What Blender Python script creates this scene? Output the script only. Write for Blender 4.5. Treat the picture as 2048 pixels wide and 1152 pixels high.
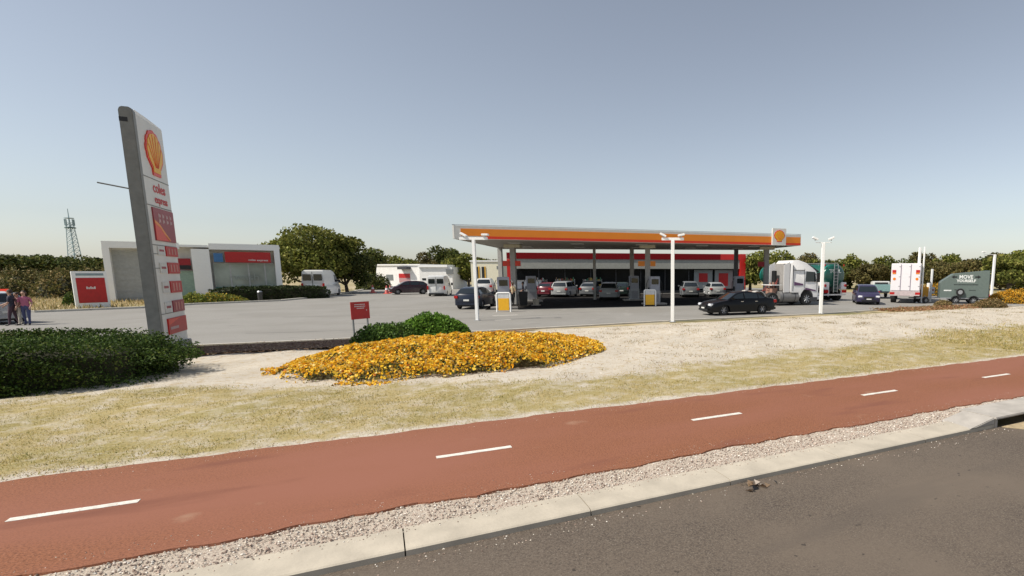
import bpy, bmesh, math, random
import numpy as np
from mathutils import Vector, Matrix
R = math.radians
for o in list(bpy.data.objects): bpy.data.objects.remove(o)
SC = bpy.context.scene
COL = SC.collection

# ------------------------------------------------------------------ camera
F, HOR, PPX, H = 1080.0, 544.0, 1320.0, 2.5
PITCH = math.asin(F/7500.0)
PPY = HOR + F*math.tan(PITCH)
cd = bpy.data.cameras.new("camera"); cam = bpy.data.objects.new("camera", cd); COL.objects.link(cam)
cam.location = (0, 0, H); cam.rotation_euler = (math.pi/2-PITCH, 0, 0)
cd.sensor_width = 36; cd.lens = F/2048*36
cd.shift_x = -(PPX-1024)/2048; cd.shift_y = (PPY-576)/2048
cd.clip_end = 6000; cd.clip_start = 0.05
SC.camera = cam

# ------------------------------------------------------------------ light
SUN_EL = R(50); SUN_AZ = (-0.90, -0.436)      # horizontal direction towards the sun
w = bpy.data.worlds.new("World"); SC.world = w; w.use_nodes = True
nt = w.node_tree; bg = nt.nodes["Background"]
sky = nt.nodes.new("ShaderNodeTexSky"); sky.sky_type = 'NISHITA'; sky.sun_disc = False
sky.sun_elevation = SUN_EL; sky.sun_rotation = math.atan2(SUN_AZ[0], SUN_AZ[1])
sky.air_density = 1.0; sky.dust_density = .75; sky.ozone_density = 1.2; sky.altitude = 0
hs = nt.nodes.new("ShaderNodeHueSaturation"); hs.inputs['Saturation'].default_value = .56
nt.links.new(sky.outputs[0], hs.inputs['Color']); nt.links.new(hs.outputs[0], bg.inputs[0]); bg.inputs[1].default_value = 0.084
sl = bpy.data.lights.new("sun", 'SUN'); sl.energy = 3.7; sl.angle = R(0.53); sl.color = (1, .93, .82)
sun = bpy.data.objects.new("sun", sl); COL.objects.link(sun)
sd = Vector((SUN_AZ[0]*math.cos(SUN_EL), SUN_AZ[1]*math.cos(SUN_EL), math.sin(SUN_EL)))
sun.rotation_euler = sd.to_track_quat('Z', 'Y').to_euler()
SC.view_settings.view_transform = 'Standard'; SC.view_settings.look = 'None'
SC.view_settings.exposure = 0.55; SC.view_settings.gamma = 1
SC.render.resolution_x = 1024; SC.render.resolution_y = 576

# ------------------------------------------------------------------ where things stand
def G(px, py, z=0.0):
    X = px-PPX; Y = -(py-PPY)
    d = Vector((X, F*math.cos(PITCH)+Y*math.sin(PITCH), -F*math.sin(PITCH)+Y*math.cos(PITCH)))
    t = (z-H)/d.z
    return Vector((d.x*t, d.y*t, z))
def GD(px, D, z=0.0):
    dep = D*math.cos(PITCH)+(H-z)*math.sin(PITCH)
    return Vector(((px-PPX)/F*dep, D, z))
ANG = R(27.53); U = Vector((math.cos(ANG), math.sin(ANG), 0)); N = Vector((-math.sin(ANG), math.cos(ANG), 0))
def ST(s, t, z=0): return U*s+N*t+Vector((0, 0, z))

# ------------------------------------------------------------------ materials
MATS = {}
def mat(name, col, rough=.55, metal=0, var=.08, scale=6., coat=0, spec=.5, bump=0, emis=None, trans=0):
    if name in MATS: return MATS[name]
    m = bpy.data.materials.new(name); m.use_nodes = True; t = m.node_tree
    b = t.nodes["Principled BSDF"]
    b.inputs['Roughness'].default_value = rough; b.inputs['Metallic'].default_value = metal
    b.inputs['Coat Weight'].default_value = coat; b.inputs['Coat Roughness'].default_value = .05
    b.inputs['Specular IOR Level'].default_value = spec
    tc = t.nodes.new("ShaderNodeTexCoord")
    n = t.nodes.new("ShaderNodeTexNoise"); n.inputs['Scale'].default_value = scale; n.inputs['Detail'].default_value = 6
    t.links.new(tc.outputs['Object'], n.inputs['Vector'])
    r = t.nodes.new("ShaderNodeValToRGB")
    r.color_ramp.elements[0].position = .3; r.color_ramp.elements[1].position = .72
    r.color_ramp.elements[0].color = (*[max(0, c*(1-var*1.6)) for c in col], 1)
    r.color_ramp.elements[1].color = (*[min(1, c*(1+var)) for c in col], 1)
    t.links.new(n.outputs[0], r.inputs[0]); t.links.new(r.outputs[0], b.inputs['Base Color'])
    if bump:
        bm = t.nodes.new("ShaderNodeBump"); bm.inputs['Strength'].default_value = bump; bm.inputs['Distance'].default_value = .02
        n2 = t.nodes.new("ShaderNodeTexNoise"); n2.inputs['Scale'].default_value = scale*8
        t.links.new(tc.outputs['Object'], n2.inputs['Vector']); t.links.new(n2.outputs[0], bm.inputs['Height'])
        t.links.new(bm.outputs[0], b.inputs['Normal'])
    MATS[name] = m; return m
def leafmat(name, rough=.6, transl=.25):
    if name in MATS: return MATS[name]
    m = bpy.data.materials.new(name); m.use_nodes = True; t = m.node_tree; b = t.nodes["Principled BSDF"]
    a = t.nodes.new("ShaderNodeAttribute"); a.attribute_name = "Col"
    t.links.new(a.outputs['Color'], b.inputs['Base Color']); b.inputs['Roughness'].default_value = rough
    b.inputs['Specular IOR Level'].default_value = .12
    tr = t.nodes.new("ShaderNodeBsdfTranslucent"); t.links.new(a.outputs['Color'], tr.inputs[0])
    mx = t.nodes.new("ShaderNodeMixShader"); mx.inputs[0].default_value = transl
    t.links.new(b.outputs[0], mx.inputs[1]); t.links.new(tr.outputs[0], mx.inputs[2])
    t.links.new(mx.outputs[0], t.nodes["Material Output"].inputs[0])
    MATS[name] = m; return m
def groundmat(name, layers, rough=.9, bump=.4, bscale=60., bdist=.02):
    """layers: list of (colour, scale, lo, hi[, detail]) mixed one over the other by noise"""
    m = bpy.data.materials.new(name); m.use_nodes = True; t = m.node_tree; b = t.nodes["Principled BSDF"]
    b.inputs['Roughness'].default_value = rough; b.inputs['Specular IOR Level'].default_value = .25
    tc = t.nodes.new("ShaderNodeTexCoord"); prev = None
    for i, L in enumerate(layers):
        c = t.nodes.new("ShaderNodeRGB"); c.outputs[0].default_value = (*L[0], 1)
        if prev is None: prev = c.outputs[0]; continue
        n = t.nodes.new("ShaderNodeTexNoise"); n.inputs['Scale'].default_value = L[1]; n.inputs['Detail'].default_value = 5
        mp = t.nodes.new("ShaderNodeMapping"); mp.inputs['Location'].default_value = (i*13.7, i*7.1, 0)
        if len(L) > 4: mp.inputs['Scale'].default_value = L[4]
        t.links.new(tc.outputs['Object'], mp.inputs[0]); t.links.new(mp.outputs[0], n.inputs['Vector'])
        mr = t.nodes.new("ShaderNodeMapRange"); mr.inputs[1].default_value = L[2]; mr.inputs[2].default_value = L[3]
        t.links.new(n.outputs[0], mr.inputs[0])
        mx = t.nodes.new("ShaderNodeMix"); mx.data_type = 'RGBA'
        t.links.new(mr.outputs[0], mx.inputs[0]); t.links.new(prev, mx.inputs[6]); t.links.new(c.outputs[0], mx.inputs[7])
        prev = mx.outputs[2]
    t.links.new(prev, b.inputs['Base Color'])
    if bump:
        bm = t.nodes.new("ShaderNodeBump"); bm.inputs['Strength'].default_value = bump; bm.inputs['Distance'].default_value = bdist
        n2 = t.nodes.new("ShaderNodeTexNoise"); n2.inputs['Scale'].default_value = bscale; n2.inputs['Detail'].default_value = 6
        t.links.new(tc.outputs['Object'], n2.inputs['Vector']); t.links.new(n2.outputs[0], bm.inputs['Height'])
        t.links.new(bm.outputs[0], b.inputs['Normal'])
    MATS[name] = m; return m

WHITE = mat("white_paint", (.88, .88, .86), .5, var=.015)
WALLW = mat("white_render", (.83, .82, .79), .75, var=.06, scale=1.5)
CREAM = mat("cream_render", (.72, .68, .52), .8, var=.05)
GREYP = mat("grey_paint", (.17, .18, .18), .55)
DGREY = mat("dark_grey", (.05, .05, .055), .5)
BLACK = mat("black_plastic", (.012, .012, .013), .5)
TYRE = mat("tyre_rubber", (.015, .015, .015), .85)
RIM = mat("alloy_rim", (.42, .42, .43), .35, .8)
CHROME = mat("bright_metal", (.62, .62, .63), .25, 1)
STEEL = mat("galvanised_steel", (.45, .46, .47), .45, .7)
GLASS = mat("dark_window_glass", (.012, .017, .02), .06, spec=.8, var=.02)
SHOPGL = mat("shop_window_glass", (.008, .01, .012), .15, spec=.1, var=.3, scale=.8)
LAMPW = mat("headlight_lens", (.75, .77, .8), .12, spec=.8)
REDL = mat("tail_light_lens", (.45, .01, .01), .2)
AMBER = mat("amber_lens", (.8, .22, .01), .25)
RED = mat("red_sign_face", (.48, .012, .012), .45)
RED2 = mat("dull_red_sign_face", (.33, .012, .018), .5)
ORANGE = mat("orange_fascia", (.84, .25, .012), .4, var=.04, scale=1)
BRED = mat("bright_red_fascia", (.72, .035, .008), .4, var=.04)
YELLOW = mat("yellow_vinyl", (.86, .46, .02), .45, var=.05)
PLATE = mat("number_plate", (.7, .7, .66), .5)
GREEN = mat("tanker_green_paint", (.004, .085, .06), .3, coat=.4)
TEAL = mat("teal_paint", (.02, .33, .28), .35, coat=.3)
TRUNK = mat("bark", (.11, .085, .06), .9, var=.3, scale=5, bump=.5)
LEAF = leafmat("foliage_leaf"); PETAL = leafmat("flower_petal", .5, .3); BLADE = leafmat("dry_grass_blade", .7, .3)
CONC = mat("concrete", (.4, .37, .33), .85, var=.12, scale=4, bump=.3)

# ------------------------------------------------------------------ helpers
def tag(o, label=None, cat=None, group=None, kind=None):
    if label: o['label'] = label
    if cat: o['category'] = cat
    if group: o['group'] = group
    if kind: o['kind'] = kind
    return o
def thing(name, label, cat, loc=(0, 0, 0), rz=0, group=None):
    o = bpy.data.objects.new(name, None); COL.objects.link(o); o.empty_display_size = .2
    o.location = loc; o.rotation_euler = (0, 0, rz)
    return tag(o, label, cat, group)
def copy_tree(o, parent=None):
    c = o.copy(); COL.objects.link(c); c.parent = parent
    for ch in list(o.children): copy_tree(ch, c)
    return c
class MB:
    def __init__(s): s.v = []; s.f = []; s.m = []
    def add(s, vs, fs, m=0):
        k = len(s.v); s.v += [tuple(p) for p in vs]; s.f += [tuple(i+k for i in f) for f in fs]; s.m += [m]*len(fs); return s
    def box(s, x0, x1, y0, y1, z0, z1, m=0, M=None):
        vs = [Vector((x, y, z)) for z in (z0, z1) for y in (y0, y1) for x in (x0, x1)]
        if M: vs = [M @ v for v in vs]
        return s.add(vs, [(0, 2, 3, 1), (4, 5, 7, 6), (0, 1, 5, 4), (2, 6, 7, 3), (0, 4, 6, 2), (1, 3, 7, 5)], m)
    def tube(s, p, q, r0, r1=None, n=10, m=0, cap=True):
        p = Vector(p); q = Vector(q); r1 = r0 if r1 is None else r1
        d = (q-p).normalized(); a = d.orthogonal().normalized(); b = d.cross(a)
        vs = [p+(a*math.cos(t)+b*math.sin(t))*r0 for t in [2*math.pi*i/n for i in range(n)]]
        vs += [q+(a*math.cos(t)+b*math.sin(t))*r1 for t in [2*math.pi*i/n for i in range(n)]]
        fs = [(i, (i+1) % n, n+(i+1) % n, n+i) for i in range(n)]
        if cap: fs += [tuple(range(n-1, -1, -1)), tuple(range(n, 2*n))]
        return s.add(vs, fs, m)
    def path(s, pts, r, n=8, m=0):
        for a, b in zip(pts, pts[1:]): s.tube(a, b, r, r, n, m)
        return s
    def prism(s, pts, axis, a, b, m=0):
        """outline (2D) extruded along axis: 'y' takes (x,z), 'x' takes (y,z), 'z' takes (x,y)"""
        f = {'y': lambda p, k: (p[0], k, p[1]), 'x': lambda p, k: (k, p[0], p[1]), 'z': lambda p, k: (p[0], p[1], k)}[axis]
        n = len(pts); vs = [f(p, a) for p in pts]+[f(p, b) for p in pts]
        return s.add(vs, [tuple(range(n-1, -1, -1)), tuple(range(n, 2*n))]+[(i, (i+1) % n, n+(i+1) % n, n+i) for i in range(n)], m)
    def loft(s, rings, m=0, cap=True):
        n = len(rings[0]); k = len(rings)
        vs = [p for r in rings for p in r]; fs = []
        for j in range(k-1):
            for i in range(n): fs.append((j*n+i, j*n+(i+1) % n, (j+1)*n+(i+1) % n, (j+1)*n+i))
        if cap: fs += [tuple(range(n-1, -1, -1)), tuple((k-1)*n+i for i in range(n))]
        return s.add(vs, fs, m)
    def quad(s, a, b, c, d, m=0): return s.add([a, b, c, d], [(0, 1, 2, 3)], m)
    def build(s, name, mats, parent=None, smooth=False, bevel=0, seg=2):
        me = bpy.data.meshes.new(name); me.from_pydata(s.v, [], s.f)
        if not isinstance(mats, (list, tuple)): mats = [mats]
        for m in mats: me.materials.append(m)
        me.polygons.foreach_set('material_index', s.m)
        bm = bmesh.new(); bm.from_mesh(me); bmesh.ops.recalc_face_normals(bm, faces=bm.faces)
        if bevel:
            es = [e for e in bm.edges if len(e.link_faces) == 2 and e.calc_face_angle(0) > R(38)]
            bmesh.ops.bevel(bm, geom=es, offset=bevel, segments=seg, affect='EDGES', clamp_overlap=True)
        if smooth:
            for f in bm.faces: f.smooth = True
            for e in bm.edges:
                if len(e.link_faces) == 2 and e.calc_face_angle(0) > R(42): e.smooth = False
        bm.to_mesh(me); bm.free()
        o = bpy.data.objects.new(name, me); COL.objects.link(o); o.parent = parent
        return o
def cloud(name, co, quads, cols, m, parent=None):
    """many small faces at once: co (n,k,3) polygons of k corners, cols (n,3)"""
    n, k = co.shape[:2]
    me = bpy.data.meshes.new(name)
    me.vertices.add(n*k); me.vertices.foreach_set('co', co.reshape(-1).astype(np.float32))
    me.loops.add(n*k); me.loops.foreach_set('vertex_index', np.arange(n*k, dtype=np.int32))
    me.polygons.add(n); me.polygons.foreach_set('loop_start', np.arange(0, n*k, k, dtype=np.int32))
    at = me.color_attributes.new("Col", 'FLOAT_COLOR', 'POINT')
    c = np.ones((n, k, 4), np.float32); c[:, :, :3] = cols[:, None, :]
    at.data.foreach_set('color', c.reshape(-1)); me.materials.append(m); me.update(); me.validate()
    o = bpy.data.objects.new(name, me); COL.objects.link(o); o.parent = parent; return o
def leaves(rng, P, size, flat=0., asp=.6):
    """random leaf quads (diamond) round the points P"""
    n = len(P); a = rng.normal(size=(n, 3)); a[:, 2] *= (1-flat); a /= np.linalg.norm(a, axis=1)[:, None]
    b = rng.normal(size=(n, 3)); b[:, 2] *= (1-flat)
    b -= (b*a).sum(1)[:, None]*a; b /= np.linalg.norm(b, axis=1)[:, None]
    s = (size*rng.uniform(.6, 1.3, n))[:, None]
    return np.stack([P-a*s, P-b*s*asp, P+a*s, P+b*s*asp], 1)
def jit(rng, n, cols, wts=None, v=.2):
    cols = np.array(cols); i = rng.choice(len(cols), n, p=wts)
    return cols[i]*rng.uniform(1-v, 1+v, (n, 1))
def text(s, size, m, parent, loc, rot, depth=.006, wid=None, bold=0.0, name='lettering'):
    c = bpy.data.curves.new('t', 'FONT'); c.body = s; c.size = size; c.align_x = 'CENTER'; c.align_y = 'CENTER'
    c.extrude = depth/2; c.offset = bold; c.resolution_u = 2
    o = bpy.data.objects.new('t', c); COL.objects.link(o); bpy.context.view_layer.update()
    me = bpy.data.meshes.new_from_object(o.evaluated_get(bpy.context.evaluated_depsgraph_get()))
    bpy.data.objects.remove(o); me.materials.clear(); me.materials.append(m)
    if wid:
        xs = [v.co.x for v in me.vertices]; k = wid/(max(xs)-min(xs)); me.transform(Matrix.Diagonal((k, 1, 1, 1)))
    q = bpy.data.objects.new(name, me); COL.objects.link(q); q.parent = parent; q.location = loc; q.rotation_euler = rot
    return q
FRONT = (R(90), 0, 0)       # reads along +x, faces -y

# ================================================================== SETTING
def sheet(name, pts, z, m, rz=0):
    me = bpy.data.meshes.new(name); me.from_pydata([(p[0], p[1], z) for p in pts], [], [tuple(range(len(pts)))])
    me.materials.append(m); o = bpy.data.objects.new(name, me); COL.objects.link(o); o.rotation_euler = (0, 0, rz)
    return tag(o, kind='structure')
SANDC = (.50, .44, .35); STRAW = (.36, .30, .16); OLIVE = (.20, .21, .08)
m_ground = groundmat("dry_ground", [(.40, .32, .19), (.28, .24, .11, )and((.27, .24, .11)), ] if False else
                     [((.40, .32, .19), 0, 0, 0), ((.25, .22, .10), .12, .42, .6), ((.16, .15, .06), .9, .5, .75), (SANDC, .3, .55, .75)], bump=.5, bscale=3)
me = bpy.data.meshes.new("ground")      # one sheet across, dropping to the road bed
prof = [(-2500, 0), (-6.6, 0), (-6.55, -.16), (23.2, -.2), (23.25, -.02), (2500, -.02)]
vs = [(s, t, z) for s in (-2500, 2500) for t, z in prof]; n_ = len(prof)
me.from_pydata(vs, [], [(i, n_+i, n_+i+1, i+1) for i in range(n_-1)]); me.materials.append(m_ground)
o = bpy.data.objects.new("ground", me); COL.objects.link(o); o.rotation_euler = (0, 0, ANG); tag(o, kind='structure')

m_road = groundmat("road_asphalt", [((.125, .100, .078), 0, 0, 0), ((.070, .056, .046), 55, .45, .60), ((.22, .19, .155), 85, .58, .68),
                                    ((.145, .116, .09), .5, .40, .7), ((.105, .086, .07), 1.1, .62, .80, (.2, 1, 1)), ((.05, .042, .036), 9, .70, .74)], bump=.6, bscale=160, bdist=.006)
sheet("road", [(-400, -6.5), (400, -6.5), (400, 5.17), (-400, 5.17)], -.066, m_road, ANG)
m_path = groundmat("red_asphalt", [((.25, .100, .052), 0, 0, 0), ((.145, .058, .032), 50, .48, .60), ((.34, .16, .10), 80, .58, .70),
                                   ((.255, .105, .068), .5, .42, .7, (.4, 1, 1)), ((.18, .07, .045), 1.6, .60, .75, (.3, 1, 1)), ((.34, .21, .14), 1.1, .66, .8)], bump=.5, bscale=170, bdist=.005)
# path with ragged edges
rng = np.random.default_rng(3)
ss = np.arange(-30, 90, .12)
def wob(x, seed, sc): r = np.random.default_rng(seed); return sum(r.uniform(.4, 1)*np.sin(x*f+r.uniform(0, 6)) for f in (.5, 1.3, 2.9, 6.1, 13))*sc
lo = 6.12+wob(ss, 5, .035)+rng.normal(0, .008, len(ss)); hi = 9.12+wob(ss, 9, .022)+rng.normal(0, .008, len(ss))
vs = [(s, t, .022) for s, t in zip(ss, lo)]+[(s, t, .022) for s, t in zip(ss, hi)]+[(s, t-.012, -.03) for s, t in zip(ss, lo)]
k = len(ss)
me = bpy.data.meshes.new("cycle_path"); me.from_pydata(vs, [], [(i, i+1, k+i+1, k+i) for i in range(k-1)]+[(2*k+i, 2*k+i+1, i+1, i) for i in range(k-1)])
me.materials.append(m_path); o = bpy.data.objects.new("cycle_path", me); COL.objects.link(o); o.rotation_euler = (0, 0, ANG); tag(o, kind='structure')
m_line = groundmat("road_marking_paint", [((.70, .68, .62), 0, 0, 0), ((.40, .26, .20), 38, .57, .68), ((.55, .52, .46), 9, .45, .65)], bump=.2, bscale=120, bdist=.004, rough=.7)
for i in range(-2, 10):
    s0 = .56+4.02*i
    b = MB(); 
    e = [(s0+x*.1, 7.555+random.Random(i*50+x).uniform(-.004, .004)) for x in range(11)]+[(s0+1-x*.1, 7.655+random.Random(i*70+x).uniform(-.004, .004)) for x in range(11)]
    b.prism(e, 'z', .0225, .0265)
    o = b.build("path_marking", m_line); o.rotation_euler = (0, 0, ANG); tag(o, kind='structure')
b = MB(); b.prism([(15.2, 6.5), (15.26, 6.5), (15.1, 7.1), (15.04, 7.1)], 'z', .0225, .025); b.prism([(16.3, 8.2), (16.36, 8.2), (16.2, 8.9), (16.14, 8.9)], 'z', .0225, .025)
# kerb: concrete lengths with joints, side-entry gully at the right
b = MB()
def kerbseg(s0, s1, depth=0):
    pr = [(5.15, -.16), (5.152, -.012), (5.17, 0.0), (5.21, .006), (5.60, .014), (5.64, -.06), (5.64, -.16)]
    b.loft([[(s, t, z) for t, z in pr] for s in (s0, s1)])
s = -32.15
while s < 70:
    e = s+1.79
    if not (8.9 < (s+e)/2 < 10.9): kerbseg(s+.006, e-.006)
    s = e
o = b.build("kerb", mat("kerb_concrete", (.46, .41, .33), .9, var=.10, scale=3, bump=.15)); o.rotation_euler = (0, 0, ANG); tag(o, kind='structure')
t0 = thing("storm_drain", "concrete side-entry storm drain with dark slot cut in the kerb", "drain", (0, 0, 0), ANG)
b = MB(); b.box(8.94, 11.2, 5.12, 5.78, .075, .115); b.box(8.94, 9.03, 5.14, 5.7, -.3, .075); b.box(11.1, 11.2, 5.14, 5.7, -.3, .075); b.box(9.03, 11.1, 5.68, 5.76, -.3, .075); b.prism([(8.3, 0), (8.94, 0), (8.94, .11)], 'y', 5.14, 5.70)
b.build("lid", CONC, t0, bevel=.012)
b = MB(); b.box(9.03, 11.1, 5.22, 5.9, -.3, -.27); b.build("pit", BLACK, t0)
b = MB(); b.prism([(9.1, 5.13), (9.3, 4.86), (9.9, 4.72), (10.6, 4.80), (11.0, 5.0), (11.1, 5.13)], 'z', -.0655, -.055); b.build("apron", mat("sandy_apron", (.42, .33, .2), .9, var=.2, scale=12), t0)

# verge: dry lawn, pale sand
def smooth(a, b_, x): x = np.clip((x-a)/(b_-a), 0, 1); return x*x*(3-2*x)
gs = np.concatenate([np.arange(-60, -16, 1.), np.arange(-16, 44, .25), np.arange(44, 90, 1.)]); gt = np.arange(5.62, 27.01, .23)
S_, T_ = np.meshgrid(gs, gt, indexing='ij')
def und(s, t):
    z = .03*np.sin(s*.5+1)*np.sin(t*.7)+.02*np.sin(s*1.3+t*.9)+.018*np.sin(s*3.1-t*2.3)
    z = z+.16*smooth(12.5, 17, t)*(1-smooth(19, 23, t))*smooth(6, 14, s)
    return .0+z*smooth(9.1, 11.5, t)*(1-smooth(21.3, 23.2, t))-.03*smooth(22.5, 23.6, t)
Z_ = und(S_, T_)+rng.normal(0, .004, S_.shape)
nx, ny = S_.shape
vs = np.stack([S_, T_, Z_], -1).reshape(-1, 3)
idx = np.arange(nx*ny).reshape(nx, ny)
fs = np.stack([idx[:-1, :-1], idx[1:, :-1], idx[1:, 1:], idx[:-1, 1:]], -1).reshape(-1, 4)
me = bpy.data.meshes.new("verge"); me.from_pydata(vs.tolist(), [], fs.tolist())
def grass_amt(s, t):
    edge = np.interp(s, [-20, -8, -3, 0, 4, 8, 12, 26, 60], [16, 15.6, 14.6, 13.4, 11.9, 12.6, 13.3, 14.6, 14.6])
    edge = edge+wob(s, 21, .16)+.25*np.sin(t*3+s)
    a = 1-smooth(-.9, .9, t-edge)
    return a*smooth(9.1, 9.5, t)
A_ = grass_amt(S_, T_)
at = me.color_attributes.new("Col", 'FLOAT_COLOR', 'POINT'); c = np.zeros((nx*ny, 4), np.float32); c[:, 0] = A_.reshape(-1); c[:, 3] = 1
c[:, 1] = (smooth(5.0, 6.3, 12-T_)).reshape(-1); at.data.foreach_set('color', c.reshape(-1))
m = bpy.data.materials.new("verge_soil"); m.use_nodes = True; t = m.node_tree; bsdf = t.nodes["Principled BSDF"]; bsdf.inputs['Roughness'].default_value = .95
bsdf.inputs['Specular IOR Level'].default_value = .15
tc = t.nodes.new("ShaderNodeTexCoord"); at_ = t.nodes.new("ShaderNodeAttribute"); at_.attribute_name = "Col"
sep = t.nodes.new("ShaderNodeSeparateColor"); t.links.new(at_.outputs['Color'], sep.inputs[0])
def noise(sc, lo_, hi_, off=0, det=6, mp=None):
    n = t.nodes.new("ShaderNodeTexNoise"); n.inputs['Scale'].default_value = sc; n.inputs['Detail'].default_value = det; n.inputs['Roughness'].default_value = .65
    mm = t.nodes.new("ShaderNodeMapping"); mm.inputs['Location'].default_value = (off, off*.7, 0)
    if mp: mm.inputs['Scale'].default_value = mp
    t.links.new(tc.outputs['Object'], mm.inputs[0]); t.links.new(mm.outputs[0], n.inputs['Vector'])
    r = t.nodes.new("ShaderNodeMapRange"); r.inputs[1].default_value = lo_; r.inputs[2].default_value = hi_
    t.links.new(n.outputs[0], r.inputs[0]); return r.outputs[0]
def mix(f, a, c_):
    x = t.nodes.new("ShaderNodeMix"); x.data_type = 'RGBA'
    if isinstance(f, float): x.inputs[0].default_value = f
    else: t.links.new(f, x.inputs[0])
    for k_, v_ in ((6, a), (7, c_)):
        if isinstance(v_, tuple): x.inputs[k_].default_value = (*v_, 1)
        else: t.links.new(v_, x.inputs[k_])
    return x.outputs[2]
sand = mix(noise(.6, .4, .7), (.55, .50, .42), (.45, .40, .325))
sand = mix(noise(5, .52, .66, 4), sand, (.42, .33, .21))
sand = mix(noise(28, .58, .68, 9), sand, (.26, .19, .11))
sand = mix(noise(60, .55, .75, 2), sand, (.58, .53, .46))
gr = mix(noise(.55, .42, .62, 3), (.40, .315, .15), (.31, .255, .10))
gr = mix(noise(9, .5, .7, 5, 8, (1, 2.2, 1)), gr, (.47, .41, .26))
gr = mix(noise(35, .5, .65, 8, 6, (1, 2, 1)), gr, (.20, .18, .08))
sm = t.nodes.new("ShaderNodeMath"); sm.operation = 'ADD'; t.links.new(sep.outputs[0], sm.inputs[0])
t.links.new(noise(2.2, .30, .70, 31, 8), sm.inputs[1])
mr = t.nodes.new("ShaderNodeMapRange"); mr.inputs[1].default_value = .95; mr.inputs[2].default_value = 1.6; t.links.new(sm.outputs[0], mr.inputs[0])
grav = mix(noise(70, .45, .6, 7), (.52, .45, .37), (.33, .26, .21)); grav = mix(noise(90, .55, .65, 17), grav, (.60, .54, .47))
res = mix(sep.outputs[1], mix(mr.outputs[0], sand, gr), grav)
t.links.new(res, bsdf.inputs['Base Color'])
bm_ = t.nodes.new("ShaderNodeBump"); bm_.inputs['Strength'].default_value = .8; bm_.inputs['Distance'].default_value = .03
t.links.new(noise(30, 0, 1, 1), bm_.inputs['Height']); t.links.new(bm_.outputs[0], bsdf.inputs['Normal'])
me.materials.append(m); me.polygons.foreach_set('use_smooth', [True]*len(me.polygons))
verge = bpy.data.objects.new("verge", me); COL.objects.link(verge); verge.rotation_euler = (0, 0, ANG); tag(verge, kind='structure')

# forecourt
LOTN = [(-62, 17), (-27.8, 22.6), (-24.6, 22.2), (-16.4, 18.1), (-12.4, 19.85), (-3.3, 25.4), (.6, 27.8), (9.6, 32.5), (15.7, 36.6), (25.5, 39.8), (44, 47)]
LOTF = [(52, 58), (40, 62), (26, 62), (18, 80), (8, 100), (-36, 104), (-43, 80), (-35.5, 60), (-33.4, 51.7), (-32.8, 47), (-35.8, 41.5), (-36.0, 37.5), (-38.8, 33.5), (-62, 30)]
m_lot = groundmat("forecourt_asphalt", [((.265, .255, .235), 0, 0, 0), ((.20, .19, .175), 40, .5, .7), ((.23, .22, .20), .25, .42, .62),
                                       ((.20, .19, .18), .7, .62, .74), ((.29, .28, .26), .9, .6, .8, (1, .3, 1)), ((.13, .125, .12), 1.7, .70, .78)], bump=.3, bscale=60, bdist=.01, rough=.85)
sheet("forecourt", LOTN+LOTF, .006, m_lot)
b = MB()
def strip(b, pts, w_, z0, z1, side=1):
    for p, q in zip(pts, pts[1:]):
        p = Vector((*p, 0)); q = Vector((*q, 0)); d = (q-p); L = d.length; d /= L; n = Vector((-d.y, d.x, 0))*w_*side
        k = max(1, int(L/2.4))
        for i in range(k):
            a = p+d*(L*i/k+.008); c = p+d*(L*(i+1)/k-.008)
            b.add([a+Vector((0, 0, z0)), c+Vector((0, 0, z0)), c+n+Vector((0, 0, z0)), a+n+Vector((0, 0, z0)), a+Vector((0, 0, z1)), c+Vector((0, 0, z1)), c+n+Vector((0, 0, z1)), a+n+Vector((0, 0, z1))],
                  [(3, 2, 1, 0), (4, 5, 6, 7), (0, 1, 5, 4), (1, 2, 6, 5), (2, 3, 7, 6), (3, 0, 4, 7)])
strip(b, LOTN, .16, -.02, .05, -1); strip(b, LOTF[4:], .3, -.02, .13, -1)
tag(b.build("forecourt_kerb", mat("pale_concrete", (.52, .49, .43), .85, var=.1, scale=3)), kind='structure')
# cracks and seal lines in the forecourt
b = MB(); rr = random.Random(4)
for (x, y, dx, dy, n) in ((-17, 22, .9, .35, 9), (-21, 30, .9, .3, 8), (-15, 26, .8, .55, 12), (-24, 37, .9, .2, 10), (-19, 44, .9, .1, 9), (5, 34, .8, .4, 8)):
    for i in range(n):
        nx_, ny_ = x+dx+rr.uniform(-.1, .1), y+dy+rr.uniform(-.15, .15)
        b.add([(x, y, .0095), (nx_, ny_, .0095), (nx_, ny_+.05, .0095), (x, y+.05, .0095)], [(0, 1, 2, 3)]); x, y = nx_, ny_
tag(b.build("crack_seal", mat("bitumen_seal", (.07, .07, .07), .7)), kind='structure')
b = MB()
def line(b, p, q, wd, z):
    p = Vector((*p, z)); q = Vector((*q, z)); d = (q-p).normalized(); n = Vector((-d.y, d.x, 0))*wd/2
    b.quad(p-n, q-n, q+n, p+n)
p = G(985, 632); q = G(1035, 630)
line(b, (p.x, p.y), (q.x, q.y), .18, .0105); line(b, G(990, 641)[:2], G(1022, 639)[:2], .15, .0105)
tag(b.build("forecourt_marking", m_line), kind='structure')
# concrete apron under the canopy (mottled; canopy shade painted in as near-black)
CAN = [Vector((-12.95, 34.4, 0)), Vector((11.1, 43.4, 0)), Vector((9.2, 52.2, 0)), Vector((-14.3, 50.0, 0))]
m_ap = groundmat("shaded_concrete", [((.03, .028, .027), 0, 0, 0), ((.018, .017, .016), 1.2, .4, .6), ((.045, .043, .042), 6, .55, .7)], rough=1, bump=0)
MATS['shaded_concrete'].node_tree.nodes['Principled BSDF'].inputs['Specular IOR Level'].default_value = .03
sheet("pump_apron", [(-11.6, 35.8), (11.6, 44.6), (12.4, 66), (-17.5, 60.2)], .010, m_ap)

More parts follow.
